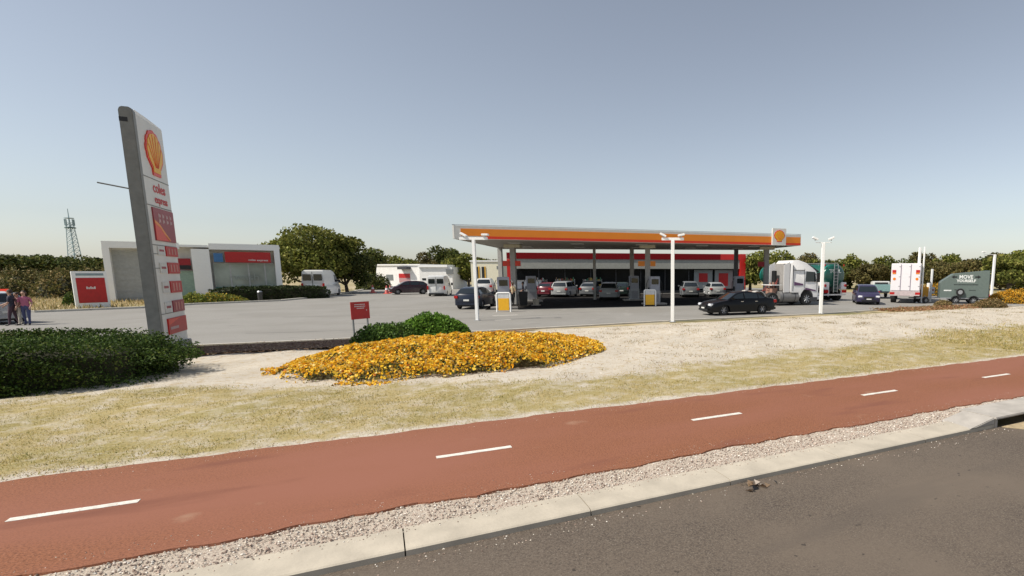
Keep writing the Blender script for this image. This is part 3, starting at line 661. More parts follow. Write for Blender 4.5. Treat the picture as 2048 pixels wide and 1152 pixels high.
# ================================================================== BUILDINGS
# car wash, left
P0 = GD(222, 45.5); P1 = GD(568, 53); d = P1-P0; LW = d.length; rz = math.atan2(d.y, d.x); HB = 5.05
bw = thing("car_wash_building", "long white flat-roofed car wash building with red and blue sign panels at the left", "building", P0, rz)
def online(px):
    # where the picture column px meets the facade line
    X = (px-PPX)/F; v = Vector((X, 1.0)); best = min(((abs((P0.x+d.x*t_/400)/(P0.y+d.y*t_/400)-X), t_/400) for t_ in range(-40, 441)))
    return best[1]*LW
xs = {k_: online(k_) for k_ in (210, 236, 272, 330, 374, 396, 432, 440, 458, 462, 550, 556, 570)}
b = MB(); b.box(.1, LW-.1, 1.2, 9, 0, HB-.35); b.build("wall", WALLW, bw)
b = MB(); b.box(-.05, LW+.05, .0, 9.2, HB-.35, HB-.15); b.box(-.08, xs[374], -.03, .25, HB-.55, HB); b.box(xs[432], LW, -.03, .3, HB-.52, HB+.02)
b.build("roof", WHITE, bw)
for x0, x1 in ((-.1, xs[236]), (xs[330]-.6, xs[330]), (xs[396], xs[432]), (xs[556]+.15, LW)):
    b = MB(); b.box(x0, x1, -.035, 1.3, 0, HB-.5); b.build("pier", WHITE, bw)
b = MB(); b.box(xs[236], xs[330], .9, 1.19, 0, HB-.8)
for i in range(8): b.box(xs[236]+.1, xs[330]-.1, .86, .9, .3+.5*i, .34+.5*i)
b.build("roller_door", mat("grey_door", (.42, .43, .42), .6, .2), bw)
b = MB(); b.box(xs[330], xs[396], .6, 1.19, .0, 2.6); b.build("green_panel", mat("pale_green_panel", (.30, .42, .34), .5), bw)
b = MB(); b.box(xs[374]-.3, xs[396]-.1, .3, .55, 2.7, 3.7); b.build("dark_sign", RED2, bw)
b = MB(); b.box(xs[374]-.3, xs[396]-.1, .28, .3, 2.72, 3.1); b.build("window", BLACK, bw)
g = MB(); g.box(xs[440]-.1, xs[556]+.14, .8, .9, .0, 3.35); gw = g.build("window", mat("wash_glass", (.34, .40, .37), .08, spec=.7, var=.25, scale=.6), bw)
b = MB(); b.box(xs[440]-.1, xs[550], .76, .79, .1, 1.1); b.build("teal_stripe", mat("teal_vinyl", (.03, .16, .16), .3), bw)
b = MB()
for x in (xs[462]+.3, (xs[462]+xs[550])/2, xs[550]-.4): b.box(x-.05, x+.05, .74, .80, 0, 3.35)
b.box(xs[440]-.1, xs[556], .73, .78, 3.28, 3.36); b.build("window_frame", STEEL, gw)
text("wash", .9, mat("pale_glass_lettering", (.30, .35, .33), .4), bw, ((xs[462]+xs[550])/2-.2, .70, 2.0), FRONT, wid=1.9)
b = MB(); b.box(xs[440], xs[458], .02, .30, 3.42, 4.2); b.build("blue_sign", mat("blue_sign_face", (.05, .17, .38), .5), bw)
b = MB(); b.box(xs[462], xs[550]+.1, .0, .30, 3.38, 4.35); b.build("red_sign_band", RED, bw)
text("coles", .26, txw, bw, (xs[550]-1.35, -.006, 3.62), FRONT, wid=.55, bold=.004)
text("express", .26, txw, bw, (xs[550]-.55, -.006, 3.60), FRONT, wid=.85, bold=.004)
# planting along its foot
bush("shrub", "dark clipped hedge in front of the car wash window", "hedge", GD(545, 50), 4.6, 1.0, 1.15, 4500, .1, [(.035, .05, .02), (.05, .07, .025), (.025, .035, .015)], None, rz+R(8), 41, lump=.12, box=.6)
bush("shrub", "yellow flowering ground plant on the kerb in front of the car wash piers", "shrub", GD(425, 44.5), 2.6, .7, .75, 4200, .07, [(.45, .33, .05), (.2, .24, .05), (.12, .16, .04)], [.35, .35, .3], R(20), 42, lump=.3)
bush("shrub", "small yellow green shrub behind the foot of the price pylon", "shrub", GD(388, 43.0), 1.0, .6, .8, 2200, .07, [(.13, .18, .04), (.2, .24, .05), (.3, .28, .05)], None, 0, 43, lump=.3)
p = G(521, 601)
t0 = thing("litter_bin", "short dark bin standing at the kerb in front of the car wash", "bin", p, 0)
b = MB(); b.tube((0, 0, 0), (0, 0, .75), .18, .2, 14); b.build("body", DGREY, t0, smooth=True)
b = MB(); b.tube((0, 0, .75), (0, 0, .85), .21, .14, 14); b.build("lid", STEEL, t0, smooth=True)

# low white building, centre left
P = GD(757, 86); Q = GD(843, 84)
t0 = thing("workshop_building", "low white flat-roofed building with a red sign behind the parked hatchback", "building", P, math.atan2((Q-P).y, (Q-P).x)); L = (Q-P).length
b = MB(); b.prism([(-.6, 0), (L, 0), (L, 3.5), (.0, 3.5), (-.3, 2.0)], 'y', 0, 7); b.build("wall", WALLW, t0)
b = MB(); b.box(-.2, L+.1, -.15, 7.1, 3.5, 3.7); b.build("roof", WHITE, t0)
b = MB(); b.box(1.6, 2.9, -.03, .02, 1.2, 2.1); b.build("window", mat("dim_glass", (.2, .22, .22), .2), t0)
b = MB(); b.box(4.0, 6.0, -.06, .02, 1.6, 2.25); b.build("red_sign", RED, t0)
b = MB(); b.box(4.0, 6.0, -.05, .02, .9, 1.6); b.build("pale_sign", mat("pale_red_panel", (.45, .25, .25), .6), t0)
b = MB(); b.box(4.5, 6.2, -.9, .0, 2.9, 3.3); b.build("awning", DGREY, t0)
P = GD(841, 80); Q = GD(906, 80)
t0 = thing("workshop_building", "white shed with a bright roof edge behind the tall white van", "building", P, math.atan2((Q-P).y, (Q-P).x)); L = (Q-P).length
b = MB(); b.box(0, L, 0, 6, 0, 3.2); b.build("wall", WALLW, t0)
b = MB(); b.box(-.1, L-.6, -.25, 6.1, 3.2, 3.55); b.build("roof", WHITE, t0)
b = MB(); b.box(.35, .9, -.03, .02, 1.3, 1.6); b.build("window", GLASS, t0)
b = MB(); b.box(L-.8, L+.2, -.2, .0, 2.2, 2.9); b.build("wall_box", GREYP, t0)
P = GD(944, 74); Q = GD(1002, 74)
t0 = thing("store_building", "small cream building with two dark narrow windows left of the canopy", "building", P, 0); L = (Q-P).length
b = MB(); b.box(0, L, 0, 6, 0, 3.9); b.build("wall", CREAM, t0)
b = MB(); b.box(-.1, L+.1, -.12, 6.1, 3.9, 4.05); b.build("roof", WHITE, t0)
for x in (.62, 1.45):
    b = MB(); b.box(x, x+.42, -.04, .02, 1.7, 3.2); b.build("window", BLACK, t0)
    b = MB(); b.box(x+.42, x+.52, -.08, .02, 1.65, 3.25); b.build("shutter", YELLOW, t0)
b = MB(); b.box(L-.45, L-.1, -.05, .02, 2.9, 3.3); b.build("wall_light", GREYP, t0)

# shop behind the pumps
P = GD(1016, 60); Q = GD(1490, 66); d = Q-P; L = d.length
sh = thing("shop_building", "service station shop with long red fascia and dark windows behind the pumps", "shop", P, math.atan2(d.y, d.x)); HSH = 4.62
b = MB(); b.box(.2, L-.75, 1.2, 9, 0, HSH-.4); b.build("wall", mat("shop_wall", (.10, .10, .10), .8), sh)  # wall colour lowered, painting in the shade behind the pumps
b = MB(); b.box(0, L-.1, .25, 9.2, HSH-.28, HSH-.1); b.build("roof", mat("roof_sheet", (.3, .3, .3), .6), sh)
SR = mat("shop_red_frame", (.62, .02, .015), .4, var=.04); SRD = mat("shaded_red_fascia", (.20, .008, .010), .7, var=.1, spec=.1)  # darker red puts canopy shade into the left fascia; right end keeps sunlit red
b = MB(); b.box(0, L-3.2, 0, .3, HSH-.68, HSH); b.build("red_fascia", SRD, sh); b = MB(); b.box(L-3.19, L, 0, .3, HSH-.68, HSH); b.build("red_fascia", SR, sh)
b = MB(); b.box(L-.72, L, -.02, .9, 0, HSH+.02); b.build("red_frame", SR, sh, bevel=.02)
b = MB(); b.box(0, .42, -.02, .6, 0, HSH-.7); b.build("red_frame", SR, sh)
b = MB(); b.box(.45, L-.75, .08, .4, HSH-1.75, HSH-.68); b.build("white_fascia", mat("shaded_white_fascia", (.34, .34, .30), .7), sh)  # white fascia greyed, its colour carries the canopy's shade
wp = L/9
for i in range(9):
    x = .5+i*(L-1.4)/9; x1 = x+(L-1.4)/9-.1
    b = MB(); b.box(x, x1, 1.05, 1.12, .3, HSH-1.8); o = b.build("window", SHOPGL, sh)
    b = MB(); b.box(x1, x1+.1, 1.0, 1.15, .0, HSH-1.8); b.box(x, x1, 1.02, 1.14, .2, .3); b.build("window_frame", DGREY, o)
rr = random.Random(17)
SHC = [mat("goods_%s" % n_, c_, .7) for n_, c_ in (("red", (.35, .05, .04)), ("yellow", (.45, .32, .08)), ("white", (.5, .5, .48)), ("green", (.06, .18, .1)), ("brown", (.2, .12, .07)))]
for i in range(3):
    t1 = thing("display_rack", ["rack of small coloured goods by the left shop window", "rack of coloured goods by the middle shop window", "goods rack near the middle column of the shop"][i], "rack", sh.matrix_basis @ Vector((3.2+i*3.1, .75, 0)), sh.rotation_euler[2], "goods racks outside the shop")
    b = MB(); b.box(-1.1, 1.1, -.15, .15, .1, .16); b.box(-1.1, 1.1, -.15, .15, .8, .84); b.box(-1.1, -1.05, -.15, .15, 0, 1.7); b.box(1.05, 1.1, -.15, .15, 0, 1.7); b.box(-1.1, 1.1, -.15, .15, 1.45, 1.5)
    b.build("shelf", STEEL, t1)
    for z in (.17, .85, 1.51):
        b = MB()
        for k_ in range(14): x = -1.02+k_*.146; b.box(x, x+.11, -.12, .08, z, z+rr.uniform(.12, .42), rr.randint(0, 4))
        b.build("packets", SHC, t1)
t1 = thing("ice_freezer", "long pale freezer chest outside the left end of the shop", "freezer", sh.matrix_basis @ Vector((2.1, -.1, 0)), sh.rotation_euler[2])
b = MB(); b.box(-1.5, 1.6, -.4, .4, .08, 1.6); b.build("body", mat("freezer_shaded", (.25, .25, .25), .4), t1, bevel=.04)  # white body darkened, shade under the canopy put into its colour
b = MB(); b.box(-1.4, 0, -.43, -.4, .7, 1.45); b.box(.1, 1.5, -.43, -.4, .7, 1.45); b.build("door", mat("freezer_door", (.35, .38, .42), .2), t1)
for i, x in enumerate((L-6.2, L-3.6)):
    t1 = thing("poster_board", ["white poster board with red block, left of the pair by the shop's right end", "white poster board with tall red block by the shop's right end"][i], "poster", sh.matrix_basis @ Vector((x, .9, 0)), sh.rotation_euler[2], "poster boards by the shop window")
    b = MB(); b.box(0, 2.3, -.04, .02, .5, 2.75); b.build("board", mat("poster_shaded", (.28, .31, .31), .5), t1)  # white board greyed, canopy shade mixed into the base colour
    b = MB(); b.box(.5 if i else .6, 1.7, -.06, -.035, 1.3-i*.5, 2.35); b.build("red_block", RED, t1)

# ================================================================== CANOPY
cz = 4.58; FH = .80
cn = thing("canopy", "wide flat petrol station canopy with orange and red fascia on white columns", "canopy", (0, 0, 0), 0)
b = MB(); up = [Vector((p.x, p.y, cz+.02)) for p in CAN]; cen = sum(up, Vector())/4
ins = [p+(cen-p).normalized()*.12 for p in up]
b.add(ins+[p+Vector((0, 0, .3)) for p in ins], [(3, 2, 1, 0), (4, 5, 6, 7), (0, 1, 5, 4), (1, 2, 6, 5), (2, 3, 7, 6), (3, 0, 4, 7)])
b.build("soffit", mat("soffit_panel", (.36, .34, .29), .6, var=.08, scale=1), cn)  # beige panels darkened, underside shade painted into the colour
FW = mat("fascia_white", (.74, .73, .68), .45, var=.04)
def fasc(p, q, zs, off, m, name, a0=0., a1=0.):
    d = (q-p); L_ = d.length; d = d/L_; n = Vector((d.y, -d.x, 0)); p = p+d*a0; q = q-d*a1
    b = MB(); z0, z1 = zs
    a = [p+n*off, q+n*off, q-n*.1, p-n*.1]
    b.add([Vector((v.x, v.y, z0)) for v in a]+[Vector((v.x, v.y, z1)) for v in a], [(3, 2, 1, 0), (4, 5, 6, 7), (0, 1, 5, 4), (1, 2, 6, 5), (2, 3, 7, 6), (3, 0, 4, 7)])
    return b.build(name, m, cn)
names_ = ["front", "right", "back", "left"]
for i in range(4):
    p, q = CAN[i], CAN[(i+1) % 4]
    fasc(p, q, (cz-.02, cz+FH), .0, FW, "fascia")
    if i == 0:
        fasc(p, q, (cz+.17, cz+.62), .012, ORANGE, "orange_band", .48, .02); fasc(p, q, (cz+.0, cz+.17), .014, BRED, "red_band", 2.0, .0)
    elif i == 1:
        fasc(p, q, (cz+.17, cz+.62), .012, ORANGE, "orange_band", .02, .02); fasc(p, q, (cz+.0, cz+.17), .014, BRED, "red_band", 0, 0)
b = MB()
for i in range(4):
    p, q = CAN[i], CAN[(i+1) % 4]
    b.tube(p+Vector((0, 0, cz+FH+.05)), q+Vector((0, 0, cz+FH+.05)), .018)
b.build("top_rail", STEEL, cn)
COLS = [((-11.35, 42.3), .2), ((-.98, 43.4), .2), ((9.0, 46.3), .2), ((-14.0, 48.0), .18), ((-2.55, 49.6), .18), ((7.0, 50.4), .18), ((-5.9, 49.2), .12)]
CM = mat("column_shaded", (.38, .37, .35), .55, var=.06)  # white columns darkened to hold the canopy's shade in their colour
CM2 = mat("column_dark", (.10, .10, .11), .5)
for i, ((x, y), r_) in enumerate(COLS):
    b = MB(); b.box(x-r_, x+r_, y-r_, y+r_, 0, cz+.03); b.build("column", CM2 if i == 5 else CM, cn, bevel=.02)
    if i < 3: b = MB(); b.box(x-.62, x+.62, y-.3, y+.3, cz-.22, cz+.015); b.build("column_head", mat("column_head", (.6, .56, .42), .6), cn, bevel=.02)
    if i in (0, 1, 2): b = MB(); b.box(x-.75, x-.22, y-.25, y-.17, 2.95, 3.35); b.box(x+.22, x+.62, y-.25, y-.17, 2.95, 3.35) if i != 2 else 0; b.build("pump_number_flag", BRED if i == 0 else (ORANGE if i == 1 else RED2), cn)
# emblem board on the fascia
dd = (CAN[1]-CAN[0]); LL = dd.length; dd = dd/LL; ang = math.atan2(dd.y, dd.x)
eb = bpy.data.objects.new("emblem_board", None); bpy.data.objects.remove(eb)
b = MB(); b.box(-.62, .62, -.13, .0, -.02, 1.27); ebo = b.build("emblem_board", FW, cn, bevel=.02)
pc = CAN[0]+dd*(LL-2.05); ebo.location = (pc.x, pc.y, cz-.02); ebo.rotation_euler = (0, 0, ang)
emblem(ebo, 0, -.13, .68, .44, .03)
# soffit light panels (unlit)
for fx in (.12, .3, .5, .7, .88):
    for fy in (.3, .7):
        c = CAN[0].lerp(CAN[1], fx).lerp(CAN[3].lerp(CAN[2], fx), fy)
        b = MB(); b.box(c.x-.45, c.x+.45, c.y-.45, c.y+.45, cz-.03, cz+.01); b.build("soffit_light", mat("light_diffuser", (.6, .6, .58), .4), cn)

# ------------------------------------------------------------------ pumps
def pump():
    t0 = thing("fuel_pump", "", "fuel pump")
    LAV = mat("pump_grey", (.36, .37, .42), .45)
    b = MB(); b.box(-.42, .42, -.28, .28, 0, 1.05); b.build("lower_cabinet", mat("pump_body", (.42, .43, .44), .4), t0, bevel=.02)
    b = MB(); b.box(-.40, .40, -.24, .24, 1.05, 2.15); b.build("head", LAV, t0, bevel=.03)
    b = MB(); b.box(-.28, .28, -.26, -.235, 1.55, 1.95); b.build("display", GLASS, t0)
    b = MB(); b.box(-.30, .30, -.295, -.275, .2, .85); b.build("door_panel", mat("pump_door_grey", (.3, .3, .32), .5), t0)
    for sx in (-1, 1):
        b = MB(); b.path([(sx*.46, .0, 1.95), (sx*.62, 0, 1.6), (sx*.66, 0, .8), (sx*.56, 0, .35), (sx*.46, 0, .9)], .022); b.build("hose", BLACK, t0, smooth=True)
        b = MB(); b.box(sx*.44-.04, sx*.44+.04, -.12, .12, .95, 1.3); b.build("nozzle", BLACK, t0, bevel=.01)
    b = MB(); b.box(-.9, .9, -.5, .5, 0, .12); b.build("plinth", CONC, t0, bevel=.02)
    return t0
pl = [((-10.75, 37.3), "lavender grey fuel pump nearest the left lamp post behind the yellow-panelled guard"),
      ((-10.9, 46), "fuel pump beyond the left canopy column in deep shade"), ((-.45, 42.0), "pale fuel pump at the middle front column"),
      ((-2.3, 48), "fuel pump at the rear middle column"), ((6.6, 45.6), "fuel pump behind the black sedan under the right part of the canopy"), ((9.4, 44.4), "fuel pump at the right front column of the canopy")]
p0 = pump()
for i, ((x, y), lab) in enumerate(pl):
    o = p0 if i == 0 else copy_tree(p0); o.location = (x, y, .012); o.rotation_euler = (0, 0, R(18)); o['label'] = lab; o['group'] = "fuel pumps under the canopy"
def guard():
    t0 = thing("pump_guard", "", "barrier")
    b = MB(); b.path([(-.42, 0, 0), (-.42, 0, 1.12), (-.36, 0, 1.2), (.36, 0, 1.2), (.42, 0, 1.12), (.42, 0, 0)], .045, 10); b.build("hoop", WHITE, t0, smooth=True)
    b = MB(); b.box(-.33, .33, -.03, .03, .1, .86); b.build("yellow_board", YELLOW, t0, bevel=.01)
    b = MB(); b.box(-.34, .34, -.02, .04, .86, 1.16); b.build("pale_board", mat("pump_white", (.62, .63, .63), .4), t0)
    return t0
g0 = guard(); g1 = copy_tree(g0)
for o, (px, py), lab in ((g0, (1008, 624), "white hooped guard rail with yellow board before the left pump"), (g1, (1300, 612.5), "white hooped guard rail with yellow board before the middle pump")):
    o.location = G(px, py, .006); o.rotation_euler = (0, 0, R(6)); o['label'] = lab; o['group'] = "guard rails at the pump islands"
t0 = thing("rubbish_bin", "black wheeled bin between the left pump and the first column", "bin", (-10.0, 39.6, .012), R(18))
b = MB(); b.loft([[(-.26, -.28, .06), (.26, -.28, .06), (.26, .28, .06), (-.26, .28, .06)], [(-.32, -.34, 1.0), (.32, -.34, 1.0), (.32, .34, 1.0), (-.32, .34, 1.0)]]); b.build("body", BLACK, t0, bevel=.03)
b = MB(); b.box(-.34, .34, -.37, .37, 1.0, 1.08); b.build("lid", BLACK, t0, bevel=.02)
t0 = thing("sand_bucket_stand", "beige bucket stand beside the first canopy column", "stand", (-9.3, 40.6, .012), 0)
b = MB(); b.tube((0, 0, 0), (0, 0, .5), .2, .26, 14); b.build("bucket", mat("beige_plastic", (.5, .44, .34), .6), t0, smooth=True)
b = MB(); b.box(-.3, .3, -.25, .25, 0, .06); b.build("base", CONC, t0)

# ================================================================== LAMP POSTS
def lamp(label, loc, h, r_, bar, heads, rz=0, grp="white lamp posts around the forecourt", thin=0):
    t0 = thing("lamp_post", label, "lamp post", loc, rz, grp)
    b = MB(); b.box(-r_, r_, -r_, r_, 0, h); b.build("pole", WHITE, t0, bevel=.012)
    b = MB(); b.box(-r_*1.8, r_*1.8, -r_*1.8, r_*1.8, 0, .03); b.build("base_plate", STEEL, t0)
    if bar: b = MB(); b.box(-bar, bar if bar < .9 else .1, -.05+.03*thin, .05-.03*thin, h, h+.13-.09*thin); b.build("crossbar", WHITE, t0, bevel=.01)
    for x, tilt in heads:
        M = Matrix.Translation((x, 0, h+.26)) @ Matrix.Rotation(tilt, 4, 'Y')
        b = MB(); b.box(-.17, .17, -.13, .13, -.05, .05, 0, M); o = b.build("floodlight", WHITE, t0, bevel=.015)
        b = MB(); b.box(-.14, .14, -.11, .11, -.058, -.051, 0, M); b.build("lens", LAMPW, o)
        b = MB(); b.tube((x, 0, h+.12), (x, 0, h+.24), .025); b.build("bracket", STEEL, t0)
    return t0
lamp("white lamp post with two floodlights between the dark blue hatchback and the left pump", G(955, 641), 4.12, .075, .72, ((-.5, .5), (.6, 0)))
lamp("white lamp post with two floodlights in front of the middle of the canopy", G(1345, 644), 4.05, .085, .55, ((-.48, .45), (.42, -.2)))
lamp("thin white lamp post in front of the green tanker", G(1641, 628), 4.2, .09, .48, ((-.5, .4), (.45, -.4)), thin=1)
b = MB(); 
lamp("tall white lamp post with a darker twin pole beside the box truck", G(1833, 606), 4.45, .085, .0, ())
lamp("white lamp post near the right edge above the orange shrub", GD(1982, 50), 4.05, .09, 1.0, ((-1.0, 0.),), thin=1)
lamp("dark grey thin pole standing just right of the box truck's lamp post", G(1842, 606), 4.5, .05, 0, ())
lamp("short white post between the lamp post and the grey trailer", G(1860, 604), 2.75, .07, 0, ())
t0 = thing("info_board", "small white board with a round red mark on the short white post", "sign", G(1862, 603.5)+Vector((0, -.12, 0)), 0)
b = MB(); b.box(-.17, .17, -.02, .02, .7, 1.25); b.build("board", WHITE, t0); b = MB(); b.tube((0.03, -.03, 1.0), (0.03, -.019, 1.0), .07, n=16); b.build("red_mark", REDL, t0)
t0 = thing("air_unit", "orange and white air pump cabinet beyond the twin poles", "air pump", GD(1847, 50), 0)
b = MB(); b.box(-.4, .3, -.25, .25, 0, 1.15); b.build("cabinet", mat("amber_cabinet", (.75, .36, .03), .5), t0, bevel=.03); b = MB(); b.box(.3, .62, -.2, .2, 0, 1.5); b.build("side_box", WHITE, t0, bevel=.02)

# ================================================================== VEHICLES
def paint(name, col, rough=.28): return mat("paint_"+name, col, rough, .0, .01, coat=.35, spec=.35)
def wheel(parent, x, y, r_, w_=.2, side=1, dual=False, rim=RIM, spokes=6):
    b = MB(); n = 22
    prof = [(r_*.60, -w_/2), (r_*.92, -w_/2), (r_, -w_*.36), (r_, w_*.36), (r_*.92, w_/2), (r_*.60, w_/2)]
    b.loft([[(x+rr_*math.cos(a), y+yy_, r_+rr_*math.sin(a)) for rr_, yy_ in prof] for a in [2*math.pi*i/n for i in range(n+1)]], cap=False)
    o = b.build("wheel", TYRE, parent, smooth=True)
    b = MB(); yo = y+side*w_*.30; yi = y+side*w_*.42
    b.tube((x, y-side*w_*.2, r_), (x, yo-side*.02, r_), r_*.60, r_*.60, n)
    b.tube((x, yo-side*.02, r_), (x, yi, r_), r_*.14, r_*.10, 10)
    for i in range(spokes):
        a = 2*math.pi*i/spokes; c_, s_ = math.cos(a), math.sin(a)
        b.tube((x+c_*r_*.1, yi-side*.02, r_+s_*r_*.1), (x+c_*r_*.6, yi-side*.01, r_+s_*r_*.6), r_*.075, r_*.06, 5)
    for i in range(n):
        a0, a1 = 2*math.pi*i/n, 2*math.pi*(i+1)/n
        b.tube((x+math.cos(a0)*r_*.6, yi-side*.01, r_+math.sin(a0)*r_*.6), (x+math.cos(a1)*r_*.6, yi-side*.01, r_+math.sin(a1)*r_*.6), r_*.03, n=4, cap=False)
    b.m = [0]*len(b.m)
    k_ = 0
    b.m[:n+2] = [1]*(n+2)
    b.build("rim", [rim, DGREY], o, smooth=True)
    return o
CARS = {
 'sedan': dict(L=4.75, W=1.80, r=.325, ax=(1.42, -1.30), low=[(2.30, .24), (2.375, .42), (2.36, .60), (2.27, .70), (1.95, .80), (1.5, .88), (1.02, .95), (-1.45, 1.02), (-1.75, 1.03), (-2.22, .99), (-2.34, .88), (-2.375, .62), (-2.36, .42), (-2.28, .26)],
               cab=[(1.22, .90), (.42, 1.36), (.05, 1.42), (-.45, 1.43), (-.95, 1.37), (-1.80, 1.0)], side=[(.95, .02), (-.08, -.98), (-1.04, -1.55)]),
 'hatch': dict(L=4.05, W=1.70, r=.30, ax=(1.28, -1.20), low=[(1.96, .24), (2.02, .42), (2.0, .62), (1.9, .74), (1.6, .84), (1.1, .95), (-1.6, 1.02), (-1.9, 1.0), (-2.0, .85), (-2.02, .5), (-1.94, .26)],
               cab=[(1.30, .90), (.55, 1.36), (.15, 1.44), (-.7, 1.44), (-1.35, 1.36), (-1.85, 1.0)], side=[(.95, .1), (0., -.85), (-.92, -1.45)]),
 'wagon': dict(L=4.35, W=1.78, r=.32, ax=(1.36, -1.28), low=[(2.1, .26), (2.175, .45), (2.15, .68), (2.05, .80), (1.75, .90), (1.2, 1.0), (-1.9, 1.06), (-2.1, 1.0), (-2.16, .8), (-2.17, .5), (-2.1, .28)],
               cab=[(1.45, .95), (.75, 1.48), (.3, 1.56), (-.9, 1.57), (-1.75, 1.50), (-2.08, 1.02)], side=[(1.1, .2), (.1, -.8), (-.9, -1.75)]),
 'van':   dict(L=5.3, W=2.0, r=.34, ax=(1.75, -1.6), low=[(2.55, .3), (2.64, .5), (2.6, .8), (2.45, 1.0), (2.0, 1.2), (1.7, 1.3), (-2.58, 1.3), (-2.62, .9), (-2.64, .5), (-2.58, .32)],
               cab=[(2.05, 1.15), (1.35, 1.95), (.95, 2.32), (.4, 2.46), (-2.2, 2.46), (-2.56, 2.36), (-2.6, 1.25)], side=[(1.7, .75)]),
}
def car(name, label, cat, loc, rz, kind, paintm, scale=1., hscale=1., group=None, rear_tint=None, roof=None):
    K = CARS[kind]; t0 = thing(name, label, cat, loc, rz, group); hw = K['W']/2; rw = K['r']
    arch = []
    low = K['low']; zb = .2
    bot = []
    for ax in (K['ax'][1], K['ax'][0]):
        bot.append((ax-rw*1.22, zb+.02))
        for i in range(9):
            a = math.pi-math.pi*i/8; bot.append((ax+math.cos(a)*rw*1.18, rw*.95+math.sin(a)*rw*1.2))
        bot.append((ax+rw*1.22, zb+.02))
    out = list(low)+bot
    xm = K['L']/2
    rings = []
    for k_ in (-1, -.97, -.86, -.5, 0, .5, .86, .97, 1):
        a = abs(k_); ring = []
        for (x, z) in out:
            e = .035 if a == 1 else (.012 if a == .97 else 0)
            x2 = x*(1-e*.8)-math.copysign(.16*a*a*(abs(x)/xm)**5, x)
            z2 = z-(e*1.6 if z > .6 else 0)+(.012*(1-a*a) if z > .75 else 0)
            y2 = k_*hw*(1-.03*max(0, (z-.65)/.4))*(1-.05*(abs(x)/xm)**6)
            ring.append((x2, y2, z2))
        rings.append(ring)
    b = MB(); b.loft(rings); b.build("body", paintm, t0, smooth=True)
    b = MB(); b.box(-xm*.86, xm*.86, -hw*.72, hw*.72, .17, .55); b.build("underbody", BLACK, t0)
    # cabin shell
    cab = K['cab']; z0 = cab[0][1]; zt = max(p[1] for p in cab); tum = .20 if kind != 'van' else .12
    def yy(z): return hw-.07-tum*max(0, (z-z0))/(zt-z0)*(1.0 if kind != 'van' else 1)
    b = MB(); rings = []
    for k_ in (-1, -.93, -.6, 0, .6, .93, 1):
        a = abs(k_)
        rings.append([(x*(1-.0*a)-math.copysign(.05*a*a, x), k_*yy(z), z-(.045 if a == 1 and z > z0+.25 else (.012 if a == .93 and z > z0+.25 else 0))) for x, z in cab]+[(cab[-1][0]+.1, k_*yy(z0), z0-.1), (cab[0][0]-.2, k_*yy(z0), z0-.1)])
    b.loft(rings); b.build("cabin", roof or paintm, t0, smooth=True)
    xs_ = [p[0] for p in cab][::-1]; zs_ = [p[1] for p in cab][::-1]
    def ztop(x): return float(np.interp(x, xs_, zs_))
    for sgn in (-1, 1):
        for (xa, xb) in K['side']:
            top = []; botl = []
            zlo = z0+.10 if kind != 'van' else 1.32
            for i in range(9):
                x = xa+(xb-xa)*i/8; zz = ztop(x+.0)-.085
                if kind == 'van': zz = min(zz, 2.0)
                if zz > zlo+.03: top.append((x, zz))
            if len(top) < 2: continue
            xa2, xb2 = top[0][0], top[-1][0]
            poly = [(xa2, zlo)]+top+[(xb2, zlo)]
            b = MB(); f1 = [(x, sgn*(yy(z)+.007), z) for x, z in poly]; f0 = [(x, sgn*(yy(z)-.03), z) for x, z in poly]
            n = len(poly); b.add(f1+f0, [tuple(range(n)), tuple(range(2*n-1, n-1, -1))]+[(i, (i+1) % n, n+(i+1) % n, n+i) for i in range(n)])
            b.build("side_window", GLASS, t0)
    def screen(p, q, nm, lo_=.1, hi_=.9, inset=.09):
        a = Vector((p[0], 0, p[1])).lerp(Vector((q[0], 0, q[1])), lo_); c = Vector((p[0], 0, p[1])).lerp(Vector((q[0], 0, q[1])), hi_)
        dn = (c-a).normalized(); nn = Vector((dn.z, 0, -dn.x)); sg_ = 1 if p[0] > 0 else -1
        if nn.x*sg_ < 0: nn = -nn
        b = MB(); vs = []
        for P_, k_ in ((a, 1), (c, 1)):
            h_ = yy(P_.z)-inset
            for j in (-1, -.5, 0, .5, 1): vs.append(P_+Vector((-sg_*.05*j*j*.8, j*h_, 0))+nn*.012)
        b.add(vs, [(i, i+1, i+6, i+5) for i in range(4)]); return b.build(nm, GLASS, t0)
    screen(cab[0], cab[1], "windscreen")
    if kind == 'van':
        for sgn in (-1, 1):
            x = cab[-1][0]-.012; b = MB(); b.box(x-.012, x+.03, sgn*.1 if sgn > 0 else -.78, .78 if sgn > 0 else -.1, 1.5, 2.08); b.build("rear_window", GLASS, t0, bevel=.02)
        b = MB(); b.box(-2.655, -2.6, -.01, .01, .6, 2.3); b.build("door_seam", BLACK, t0)
    else: screen(cab[-1], cab[-2], "rear_window")
    fx = low[1][0]; rx = -max(abs(p[0]) for p in low if p[0] < 0)
    zh = .66 if kind != 'van' else .86
    for sgn in (-1, 1):
        b = MB(); y0_, y1_ = sorted((sgn*hw*.52, sgn*hw*.9)); b.box(fx-.30, fx-.075, y0_, y1_, zh-.08, zh+.07); b.build("headlight", LAMPW, t0, bevel=.03)
        b = MB(); y0_, y1_ = sorted((sgn*hw*.66, sgn*hw*.95))
        if kind == 'van': b.box(rx-.01, rx+.12, y0_+(.13 if sgn > 0 else 0), y1_-(.13 if sgn < 0 else 0), .8, 1.25)
        else: b.box(rx+.035, rx+.28, y0_, y1_, .72, .90)
        b.build("tail_light", REDL, t0, bevel=.02)
        mx = cab[0][0]-.35
